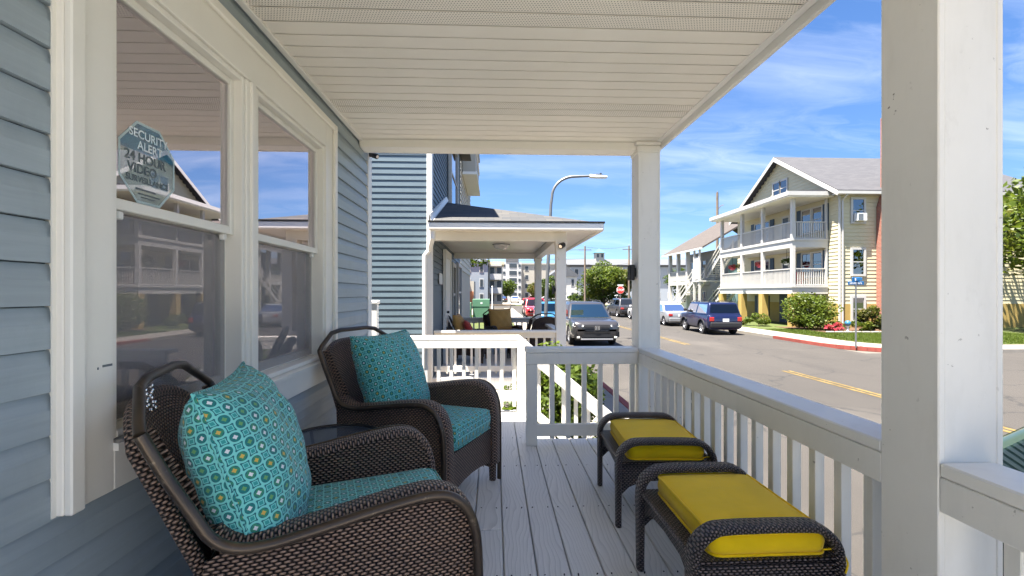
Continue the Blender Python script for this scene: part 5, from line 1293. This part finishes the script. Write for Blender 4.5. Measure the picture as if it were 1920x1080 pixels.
def wire(label, a, c, sag, r=.02):
    a, c = Vector(a), Vector(c); o = obj('power_line', MB().tube([a.lerp(c, i/14)-Vector((0, 0, sag*4*(i/14)*(1-i/14))) for i in range(15)], r, 4), M['black_plastic']); tag(o, label, 'cable', 'power lines')
wire('upper power line between the two poles by the round tree', (13.9, 69, 9.2), (20.4, 68, 9.2), .25); wire('lower power line between the two poles by the round tree', (13.9, 69, 6.6), (20.4, 68, 6.7), .3)
wire('power line running left from the poles over the road', (-30, 72, 9.6), (13.9, 69, 8.8), .5); wire('low power line running left over the road', (-30, 72, 7.9), (13.9, 69, 7.4), .5)
# signboard lying against the outside of the railing
wb_ = thing('sign_board', 'white upright board with black marks outside the railing', 'sign', (1.36, 3.1, .1))
obj('board', MB().box(1.345, 1.36, 2.72, 3.12, .2, 1.72, .003), M['sign_white'], wb_)
mk = MB()
rn = random.Random(3)
for cy in (2.82, 3.02):
    for i in range(9): mk.box(1.3425, 1.3449, cy-.03*rn.uniform(.4, 1), cy+.03*rn.uniform(.4, 1), 1.05+i*.07, 1.05+i*.07+.05)
obj('marks', mk, M['black_plastic'], wb_); obj('stake', MB().box(1.361, 1.39, 2.9, 2.94, .0, 1.6), M['wood_pole'], wb_)
# green utility cabinets behind the neighbouring porch
for (x0, x1, y, h_, lab) in ((-1.52, -.32, 33, 1.74, 'large green utility cabinet on the verge'), (-2.5, -1.6, 32, 1.5, 'smaller green utility cabinet beside the large one')):
    tbx = thing('utility_cabinet', lab, 'cabinet', ((x0+x1)/2, y, .06)); obj('body', MB().box(x0, x1, y, y+1.2, .06, h_, .04), M['green_box'], tbx); obj('lid', MB().box(x0-.02, x1+.02, y-.02, y+.5, h_-.55, h_+.01, .02), M['green_box'], tbx); obj('base', MB().box(x0-.1, x1+.1, y-.1, y+1.3, .0, .14), M['concrete'], tbx)
    obj('warning_label', MB().box(x0+.55, x0+.70, y-.026, y-.021, h_-.35, h_-.22), M['plate'], tbx)
gr_ = thing('guard_rail', 'low brown guard rail along the far lot', 'guard rail', (0, 60, 0)); obj('rail', MB().box(-9, 2.2, 58.9, 59, .55, .72), M['wood_pole'], gr_)
for i in range(6): obj('post', MB().box(-8.9+i*2.2, -8.78+i*2.2, 59.001, 59.12, 0, .75), M['galvanised'], gr_)
# ================================================================== VEHICLES
def make_car(name, label, cat, loc, rz, paintm, L=4.6, Wd=1.82, Hh=1.5, belt=.95, hood=.90, hoodl=1.25, trunkl=.55, trunkz=None, ws=.75, rs=.45, zb=.24, wr=.33, glassm='car_glass', face='car', group=None, clad=False, rack=False, roofin=.20):
    t = thing(name, label, cat, loc, rz, group); PM = M[paintm]; w = Wd/2; h2 = L/2; trunkz = trunkz or belt
    A = lambda n, mb, m, sm=None, par=None: obj(n, mb, m, par or t, sm, True)
    yw = h2-hoodl; yr = -h2+trunkl                      # windscreen base, rear window base
    stn = [(h2, .80, zb+.20, hood-.20), (h2-.03, .86, zb+.08, hood-.12), (h2-.12, .94, zb, hood-.04), (h2-.40, .985, zb-.02, hood), (yw+.25, 1, zb-.02, belt-.015), (yw, 1, zb-.02, belt), (0, 1, zb-.02, belt+.005), (yr, 1, zb-.02, belt+.01),
           (yr-.1 if trunkl > .3 else yr-.02, 1, zb-.02, trunkz), (-h2+.14, .975, zb, trunkz-.02), (-h2+.04, .93, zb+.08, trunkz-.07), (-h2, .86, zb+.18, trunkz-.16)]
    rows = []
    for y, f, b0, zt in stn:
        W_ = w*f; hp = [(0, b0), (W_*.82, b0), (W_*.96, b0+.07), (W_, b0+.22), (W_*1.0, zt-.22), (W_*.97, zt-.07), (W_*.90, zt-.012), (W_*.70, zt), (0, zt+.015)]
        ring = hp+[(-x, z_) for x, z_ in hp[-2:0:-1]]; rows.append([(x, y, z_) for x, z_ in ring])
    mb = MB().grid(rows, None, True); mb.quad(*rows[0][::-1]); mb.quad(*rows[-1])
    body = A('body', mb, PM, 35)
    ax = (h2-.92*wr/.33*.98, -h2+.86*wr/.33*.98)
    cut = MB()
    for y in ax: cut.tube([(-w-.3, y, wr), (w+.3, y, wr)], wr+.055, 24)
    co = bpy.data.objects.new('cut', cut.mesh('cut')); COL.objects.link(co)
    md = body.modifiers.new('arch', 'BOOLEAN'); md.object = co; md.operation = 'DIFFERENCE'; md.solver = 'EXACT'
    body.parent = None; dg = bpy.context.evaluated_depsgraph_get(); dg.update()
    nm = bpy.data.meshes.new_from_object(body.evaluated_get(dg)); body.modifiers.clear(); body.data = nm; body.parent = t
    nm.materials.clear(); nm.materials.append(PM); bpy.data.objects.remove(co)
    try: nm.set_sharp_from_angle(angle=R(35))
    except Exception: pass
    # cabin
    zr = Hh; wt = w-roofin
    def ring(f):
        q = math.sin(f*math.pi/2)**.9 if f < 1 else 1
        z_ = belt-.03+(zr-belt+.03)*f; yf = yw-ws*f; yb = yr+rs*f; hw = (w*.965)*(1-f)+wt*f
        return z_, yf, yb, hw
    rows = []
    for f, ins in ((0, 0), (.3, 0), (.6, 0), (.85, 0), (.95, .02), (1, .09)):
        z_, yf, yb, hw = ring(f); r = .10
        yf -= ins*1.6; yb += ins*1.3; hw -= ins
        pts = []
        for cx, cy, a0 in ((hw-r, yf-r, 0), (-hw+r, yf-r, 90), (-hw+r, yb+r, 180), (hw-r, yb+r, 270)): pts += [(cx+r*math.cos(R(a0+30*i)), cy+r*math.sin(R(a0+30*i)), z_) for i in range(4)]
        rows.append(pts)
    top = rows[-1]; cz = [(x*.5, (y+(rows[0][0][1]*0)), z_+.03) for x, y, z_ in top]
    mb = MB().grid(rows, None, True); mid = [(x*.55, y*.72, z_+.028) for x, y, z_ in top]; mb.grid([top, mid], None, True); mb.quad(*mid)
    A('cabin', mb, PM, 40)
    G = M[glassm]; e = .012
    def slant(f0, f1, front):
        z0, yf0, yb0, h0 = ring(f0); z1, yf1, yb1, h1 = ring(f1); s = 1 if front else -1
        a, c = (yf0, yf1) if front else (yb0, yb1)
        g0, g1 = h0-.10, h1-.10
        return MB().quad((-g0, a+s*e, z0+e*.5), (g0, a+s*e, z0+e*.5), (g1, c+s*e, z1+e*.5), (-g1, c+s*e, z1+e*.5))
    A('windscreen', slant(.07, .86, True), G); A('rear_window', slant(.16, .86, False), G)
    for s in (1, -1):
        z0, yf0, yb0, h0 = ring(.10); z1, yf1, yb1, h1 = ring(.84)
        yf0, yf1, yb0, yb1 = yf0-.16, yf1-.10, yb0+.16, yb1+.12
        cuts = (0, .47, .53, 1) if L < 4.7 else (0, .36, .41, .73, .77, 1)
        for i in range(0, len(cuts), 2):
            f, g_ = cuts[i], cuts[i+1]; ls = lambda a, c, f_: a+(c-a)*f_
            A('side_window', MB().quad((s*(h0+e), ls(yf0, yb0, f), z0), (s*(h0+e), ls(yf0, yb0, g_), z0), (s*(h1+e), ls(yf1, yb1, g_), z1), (s*(h1+e), ls(yf1, yb1, f), z1)), G)
        mz = belt+.10; A('mirror', MB().box(s*(w+.02), s*(w+.22), yw-.42, yw-.30, mz-.02, mz+.15, .04), PM if not clad else M['black_plastic'])
        A('mirror_arm', MB().box(s*(w-.08), s*(w+.04), yw-.40, yw-.33, mz-.0, mz+.05), M['black_plastic'])
        for y in ax:
            wl_ = A('wheel', MB().lathe([(.001, -.10), (wr*.72, -.10), (wr*.72, .0), (.001, .0)], 20).v and MB().tube([(s*(w-.22), y, wr), (s*(w-.05), y, wr)], wr*.60, 20), M['black_plastic'], 40)
            ty = [(wr*.62, -.10), (wr*.95, -.105), (wr, -.08), (wr, .07), (wr*.95, .1), (wr*.64, .095)]
            A('tyre', MB().grid([[(s*(w-.115)+q*s, y+r_*math.cos(2*math.pi*k_/24), wr+r_*math.sin(2*math.pi*k_/24)) for k_ in range(24)] for r_, q in ty], None, True), M['tyre'], 40, wl_)
            rm_ = MB()
            for k_ in range(5):
                a = 2*math.pi*k_/5; d_ = Vector((0, math.cos(a), math.sin(a))); n_ = Vector((0, -math.sin(a), math.cos(a))); c0 = Vector((s*(w-.035), y, wr)); x_ = Vector((s*.03, 0, 0))
                rm_.extrude([c0+d_*.04+n_*.05, c0+d_*wr*.62+n_*.035, c0+d_*wr*.62-n_*.035, c0+d_*.04-n_*.05], -x_)
            rm_.grid([[(s*(w-.03+q), y+r_*math.cos(2*math.pi*k_/24), wr+r_*math.sin(2*math.pi*k_/24)) for k_ in range(24)] for r_, q in ((wr*.66, 0), (wr*.60, .004), (wr*.56, -.03))], None, True)
            A('rim', rm_, M['rim'], 30, wl_)
            if clad:
                A('wheel_arch_trim', MB().tube([(s*(w+.004), y+(wr+.085)*math.cos(R(a)), wr+(wr+.085)*math.sin(R(a))) for a in range(-8, 189, 14)], .035, 6), M['black_plastic'], 50)
        if face != 'far':
            A('door_line', MB().box(s*(w-.002), s*(w+.003), -.02-.0, -.005, zb+.2, belt-.12), M['black_plastic']); A('door_handle', MB().box(s*(w-.01), s*(w+.02), -.30, -.12, belt-.20, belt-.165, .008), PM)
    # ends
    if face == 'suv_front':
        y = h2
        g_ = MB().extrude([(-.50, y-.035, .90), (.50, y-.035, .90), (.56, y-.02, .83), (.44, y+.005, .64), (-.44, y+.005, .64), (-.56, y-.02, .83)], (0, .03, 0)); gr2 = A('grille', g_, M['black_plastic'])
        for q in (.69, .76, .83): A('grille_bar', MB().box(-.50, -.13, y+.02, y+.042, q-.006, q+.006, .003), M['car_dark'], None, gr2); A('grille_bar', MB().box(.13, .50, y+.02, y+.042, q-.006, q+.006, .003), M['car_dark'], None, gr2)
        em = A('emblem', MB().box(-.095, -.075, y+.036, y+.055, .70, .86).box(.075, .095, y+.036, y+.055, .70, .86).box(-.0749, .0749, y+.036, y+.055, .70, .715).box(-.0749, .0749, y+.036, y+.055, .845, .86).box(-.05, -.026, y+.036, y+.058, .725, .835).box(.026, .05, y+.036, y+.058, .725, .835).box(-.0259, .0259, y+.036, y+.057, .77, .79), M['chrome'])
        for s in (1, -1):
            A('headlight', MB().extrude([(s*.56, y-.02, .83), (s*.54, y-.02, .89), (s*.93, y-.24, .955), (s*.955, y-.22, .86), (s*.90, y-.10, .83)], (0, .045, 0)), M['lamp_lens'])
            A('fog_light_surround', MB().extrude([(s*.78, y-.03, .42), (s*.84, y-.03, .62), (s*.93, y-.10, .62), (s*.93, y-.10, .40)], (0, .04, 0)), M['black_plastic'])
            A('fog_light', MB().box(s*.70, s*.82, y-.01, y+.025, .36, .43, .01), M['lamp_lens'])
        A('lower_intake', MB().extrude([(-.62, y-.02, .40), (.62, y-.02, .40), (.56, y-.02, .54), (-.56, y-.02, .54)], (0, .035, 0)), M['black_plastic']); A('skid_plate', MB().box(-.66, .66, y-.06, y+.018, .29, .345, .015), M['rim'])
        A('bumper', MB().extrude([(-.86, y-.10, .585), (-.5, y+.02, .565), (.5, y+.02, .565), (.86, y-.10, .585), (.86, y-.10, .64), (.5, y+.03, .625), (-.5, y+.03, .625), (-.86, y-.10, .64)], (0, -.08, 0)), PM)
        A('bonnet_line', MB().extrude([(-.52, y-.06, .915), (.52, y-.06, .915), (.52, y-.075, .935), (-.52, y-.075, .935)], (0, -.02, 0)), M['chrome'])
    else:
        y = h2
        A('grille', MB().box(-.42, .42, y-.04, y+.008, hood-.34, hood-.22, .01), M['black_plastic']); A('lower_intake', MB().box(-.55, .55, y-.06, y+.006, zb+.12, zb+.24, .01), M['black_plastic'])
        for s in (1, -1): A('headlight', MB().extrude([(s*w*.52, y-.035, hood-.30), (s*w*.52, y-.035, hood-.17), (s*w*.90, y-.16, hood-.12), (s*w*.90, y-.13, hood-.26)], (0, .045, 0)), M['lamp_lens'])
    y = -h2
    tl = .13 if not clad else .17
    for s in (1, -1):
        A('tail_light', MB().box(s*w*.60 if not clad else s*w*.66, s*w*.915, y-.012, y+.16, trunkz-.34, trunkz-.34+tl*1.25, .02), M['red_lens'])
    A('bumper', MB().box(-w*.88, w*.88, y-.05, y+.12, zb+.10, zb+.34, .03), M['black_plastic'] if clad else PM)
    A('licence_plate', MB().box(-.16, .16, y-.02 if not clad else y-.016, y+.02, trunkz-.36, trunkz-.20), M['plate'])
    if rack:
        for s in (1, -1): A('roof_rail', MB().tube([(s*(wt-.06), yw-ws-.15, Hh-.02), (s*(wt-.06), yw-ws-.3, Hh+.055), (s*(wt-.06), yr+rs+.3, Hh+.055), (s*(wt-.06), yr+rs+.15, Hh-.02)], .018, 6), M['black_plastic'], 40)
    A('underbody', MB().box(-w*.8, w*.8, -h2+.25, h2-.25, zb-.06, zb+.08), M['black_plastic'])
    return t
FWD = 0.0; BACK = math.pi
# the parked cars one can tell apart
make_car('parked_car', 'grey sport utility vehicle facing us at the left kerb', 'car', (4.17, 18.25+2.53, 0), BACK, 'car_grey', 5.06, 1.99, 1.78, 1.12, 1.06, 1.35, .30, 1.10, .80, .25, .30, .40, 'car_glass_aqua', 'suv_front', 'cars parked along the street', False, True, .24)
make_car('parked_car', 'small navy blue off roader with black wheel arches by the stone piers', 'car', (12.08, 23.1+2.12, 0), R(-2), 'car_blue', 4.24, 1.82, 1.69, 1.08, 1.03, 1.10, .16, 1.06, .42, .16, .32, .355, 'car_glass', 'car', 'cars parked along the street', True, True, .17)
make_car('parked_car', 'silver saloon parked ahead of the navy off roader', 'car', (12.25, 29.3+2.25, 0), R(-1), 'car_silver', 4.5, 1.72, 1.46, .93, .88, 1.15, .80, 1.0, .85, .70, .22, .31, 'car_glass', 'car', 'cars parked along the street')
make_car('parked_car', 'white saloon parked at the right kerb past the silver one', 'car', (12.25, 36.3, 0), 0, 'car_white', 4.6, 1.80, 1.48, .95, .9, 1.2, .75, 1.02, .8, .6, .22, .33, 'car_glass', 'car', 'cars parked along the street')
make_car('parked_car', 'dark crossover parked beyond the white saloon', 'car', (12.0, 42.2, 0), R(2), 'car_dark', 4.6, 1.86, 1.68, 1.08, 1.0, 1.15, .3, 1.06, .6, .35, .30, .36, 'car_glass', 'car', 'cars parked along the street')
make_car('parked_car', 'blue hatchback parked behind the grey sport utility vehicle', 'car', (3.62, 29.4, 0), BACK, 'car_sky', 4.4, 1.80, 1.60, 1.02, .96, 1.15, .3, 1.0, .75, .35, .26, .34, 'car_glass', 'car', 'cars parked along the street')
make_car('parked_car', 'red off roader parked beyond the blue hatchback', 'car', (3.45, 38.6, 0), BACK, 'car_red', 4.5, 1.84, 1.76, 1.10, 1.04, 1.2, .2, 1.08, .45, .15, .34, .37, 'car_glass', 'car', 'cars parked along the street', True)
make_car('parked_car', 'dark green hatchback at the kerb beside our porch', 'car', (4.18, 3.42-2.1, 0), BACK, 'car_green', 4.2, 1.80, 1.52, .98, .92, 1.15, .16, .97, .75, .62, .24, .33, 'car_glass_green', 'car', 'cars parked along the street')
# cars in the far lot: one of each kind, then copies in other paints
protoA = make_car('distant_car', 'white saloon standing alone in the far lane', 'car', (4.6, 100, 0), 0, 'car_white', 4.6, 1.80, 1.46, .93, .88, 1.15, .8, 1.0, .8, .7, .22, .33, 'car_glass', 'far', 'cars in the far parking lot')
protoB = make_car('distant_car', 'white sport utility vehicle nearest the left utility pole', 'car', (12.6, 86, 0), R(80), 'car_white', 4.7, 1.88, 1.72, 1.08, 1.0, 1.2, .25, 1.06, .65, .3, .30, .36, 'car_glass', 'far', 'cars in the far parking lot')
def recolour(o, pm):
    for ch in o.children_recursive:
        if ch.data and ch.data.materials and ch.data.materials[0].name.startswith('car_') and 'glass' not in ch.data.materials[0].name:
            ch.material_slots[0].link = 'OBJECT'; ch.material_slots[0].material = M[pm]
LOT = [(protoB, 16.3, 88, 78, 'car_dark', 'black sport utility vehicle under the dense round tree'), (protoA, 19.4, 88, 76, 'car_silver', 'silver saloon behind the trunk of the round tree'), (protoB, 22.6, 88, 82, 'car_white', 'white sport utility vehicle right of the round tree trunk'),
       (protoA, 25.6, 88, 80, 'car_sky', 'blue saloon behind the stop sign'), (protoB, 28.6, 88, 76, 'car_sky', 'blue sport utility vehicle right of the stop sign'), (protoA, 10.4, 92, 85, 'car_silver', 'silver saloon left of the white sport utility vehicle in the lot'),
       (protoA, 1.9, 104, 4, 'car_dark', 'dark saloon first in the row along the far lane'), (protoB, 1.5, 110, 4, 'car_silver', 'silver sport utility vehicle second in the row along the far lane'), (protoA, 1.1, 117, 4, 'car_white', 'white saloon third in the row along the far lane'), (protoA, .7, 124, 4, 'car_grey', 'grey saloon last in the row along the far lane'),
       (protoB, 13.4, 108, 85, 'car_white', 'white sport utility vehicle before the apartment entrance'), (protoA, 9.4, 112, 85, 'car_red', 'red saloon before the apartment entrance'), (protoA, -5.6, 63, 90, 'car_white', 'white saloon near the light blue storefront')]
for (pr, x, y, a, pm, lab) in LOT:
    c = copy_tree(pr); c.location = (x, y, 0); c.rotation_euler.z = R(a); c['label'] = lab; recolour(c, pm)

# ================================================================== FAR BUILDINGS AND TREES
def block(name, label, x0, x1, y0, y1, h_, wall, floors, bays, roofm='far_grey_roof', parapet=.5, win_w=.55, balcony=False):
    t = thing(name, label, 'building', ((x0+x1)/2, y0, 0))
    obj('wall', MB().box(x0, x1, y0, y1, 0, h_), M[wall], t); obj('roof', MB().box(x0-.3, x1+.3, y0-.3, y1+.3, h_+.001, h_+parapet), M[roofm], t)
    fh = h_/floors; bw = (x1-x0)/bays
    for i in range(floors):
        for j in range(bays):
            a = x0+bw*(j+.5-win_w/2); c = a+bw*win_w; z0 = fh*i+fh*.32
            f = obj('window', MB().box(a-.12, c+.12, y0-.06, y0-.001, z0-.12, z0+fh*.48+.12), M['house_white'], t); obj('pane', MB().box(a, c, y0-.09, y0-.061, z0, z0+fh*.48), M['far_window'], f)
        if balcony: obj('balcony', MB().box(x0+.2, x1-.2, y0-1.2, y0-.1, fh*(i+1)-.25 if i < floors-1 else h_-.3, fh*(i+1)-.05 if i < floors-1 else h_-.1).box(x0+.2, x1-.2, y0-1.2, y0-1.12, fh*(i+1)-.05, fh*(i+1)+.75) if i < floors-1 else MB().box(x0+.2, x1-.2, y0-1.2, y0-.1, h_-.3, h_-.1), M['house_white'], t)
    return t
ap = block('apartment_building', 'long cream apartment building with rows of small windows', 8.3, 48, 138, 152, 10.8, 'cream_wall', 4, 12, 'cream_wall', .4, .28)
tw = thing('stair_tower', 'white stair tower at the end of the cream apartment building', 'building', (5.6, 136, 0))
obj('wall', MB().box(2.6, 8.2, 135.6, 140, 0, 11.3), M['house_white'], tw); obj('roof', MB().box(3.6, 7.4, 135.5, 139, 11.3, 12.6), M['far_grey_roof'], tw)
for i in range(5):
    f = obj('opening', MB().box(4.6, 6.8, 135.5, 135.599, 1.1+i*2.15, 2.3+i*2.15), M['far_window'], tw)
    for s in (2.7, 7.3): obj('opening', MB().box(s, s+.7, 135.5, 135.599, 1.3+i*2.15, 2.1+i*2.15), M['far_window'], tw)
lb = block('long_building', 'long pale building with grey roof below the turret', 19, 60, 112, 125, 8.6, 'pale_blue_wall', 3, 14, 'far_grey_roof', .5, .3)
obj('pitched_roof', MB().extrude([(18, 111, 9.1), (18, 126, 9.1), (18, 118, 11.0)], (43, 0, 0)), M['far_grey_roof'], lb)
tu = thing('roof_turret', 'cream turret with a teal pyramid roof above the long building', 'tower', (27.0, 116, 10)); obj('shaft', MB().box(25.9, 28.1, 114.8, 117, 9.5, 12.4), M['cream_wall'], tu); obj('roof', MB().add([(25.5, 114.4, 12.4), (28.5, 114.4, 12.4), (28.5, 117.4, 12.4), (25.5, 117.4, 12.4), (27, 115.9, 13.6)], [[0, 1, 4], [1, 2, 4], [2, 3, 4], [3, 0, 4], [3, 2, 1, 0]]), M['turret_roof'], tu)
for s in (26.2, 27.3): obj('window', MB().box(s, s+.5, 114.75, 114.799, 11.2, 12.1), M['far_window'], tu)
bb_ = block('white_house', 'white gabled house left of the dense round tree', 12.2, 17.6, 96, 104, 5.6, 'house_white', 2, 3, 'far_grey_roof', .3, .3)
obj('gable', MB().extrude([(11.8, 95.7, 5.9), (18.0, 95.7, 5.9), (14.9, 95.7, 8.2)], (0, 8, 0)), M['far_grey_roof'], bb_)
gb_ = block('pale_house', 'pale blue grey gabled building behind the red storefront', -9.5, -1.0, 76, 90, 7.4, 'pale_blue_wall', 3, 4, 'pale_blue_wall', .2, .22); obj('gable', MB().extrude([(-9.8, 75.9, 7.6), (-.8, 75.9, 7.6), (-5.2, 75.9, 9.6)], (0, 14, 0)), M['pale_blue_wall'], gb_)
cb_ = block('balcony_block', 'narrow cream three storey block with white balconies', -.9, 1.5, 78, 84, 7.0, 'cream_siding', 3, 2, 'tan_wall', .5, .6, True)
sf = thing('storefront', 'low light blue storefront with red pillar and roof band', 'building', (-6, 66, 0)); obj('wall', MB().box(-12, -4.55, 66, 72, 0, 2.7), M['light_blue_wall'], sf); obj('red_pillar', MB().box(-4.5, -3.6, 65.6, 72, 0, 4.0), M['red_wall'], sf); obj('red_band', MB().box(-12, -4.51, 65.7, 72, 3.7, 4.0), M['red_wall'], sf); obj('sign_wall', MB().box(-12, -4.56, 65.9, 65.999, 2.71, 3.69).box(-3.59, -2.9, 66.2, 72, 0, 3.9), M['cream_wall'], sf)
for u in (-7.6, -5.9): f = obj('window', MB().box(u, u+.9, 65.9, 65.999, 1.0, 2.0), M['house_white'], sf); obj('pane', MB().box(u+.1, u+.8, 65.85, 65.899, 1.1, 1.9), M['far_window'], f)
obj('dark_shutter', MB().box(-3.5, -2.95, 66.1, 66.199, .5, 2.4), M['terracotta'], sf)
fp = thing('lamp_post', 'thin white post on the verge before the far lane', 'post', (-.2, 56, 0)); obj('pole', MB().tube([(-.2, 56, .06), (-.2, 56, 2.9)], .06, 8), M['sign_white'], fp); obj('cap', MB().lathe([(.07, 2.9), (.1, 2.95), (.001, 3.05)], 8, (-.2, 56, 0)), M['sign_white'], fp)
FT = 'trees round the far parking lot'
tree('round_tree', 'dense round bright green tree behind the parked cars', (17.8, 73.5, 0), (17.6, 73.5, 3.75), (3.6, 3.2, 3.4), 'leaf_bright', 12000, .30, 51, 44, .28, FT)
tree('low_tree', 'spreading olive green tree beside the dense round one', (21.4, 76, 0), (21.8, 76, 4.2), (3.0, 2.6, 2.5), 'leaf_olive', 5200, .30, 52, 26, .22, FT)
shrub('low_tree', 'small green tree left of the dense round one', (13.6, 75, 0), (1.3, 1.2, 1.1), 'leaf', 1600, .24, 53, 12, FT, .09); shrub('low_tree', 'low green bush right of the dense round tree trunk', (21.0, 72.5, 0), (1.6, 1.2, .9), 'leaf_bright', 1600, .22, 54, 12, FT, .09)
tree('low_tree', 'yellowish green tree before the apartment building', (10.8, 110, 0), (10.8, 110, 3.0), (2.6, 2.4, 2.1), 'leaf_olive', 3000, .4, 55, 20, .2, FT); tree('low_tree', 'green tree behind the parked hatchbacks', (10.6, 84, 0), (10.4, 84, 3.3), (2.0, 2.0, 2.2), 'leaf', 3200, .3, 56, 20, .2, FT)
tree('low_tree', 'dark evergreen beside the cream balcony block', (3.2, 112, 0), (2.6, 112, 3.4), (2.8, 2.4, 2.4), 'leaf', 2600, .4, 57, 20, .22, FT)
tree('overhanging_tree', 'tree with leaves hanging below the neighbouring porch roof', (-2.6, 25.5, 0), (-1.7, 25, 4.75), (1.6, 1.6, 1.2), 'leaf_bright', 2600, .19, 58, 22, .14)
tree('low_tree', 'green tree on the verge right of the stop sign', (25.5, 60, .1), (25.5, 60, 3.6), (2.4, 2.2, 2.2), 'leaf', 3200, .28, 59, 22, .2, FT)
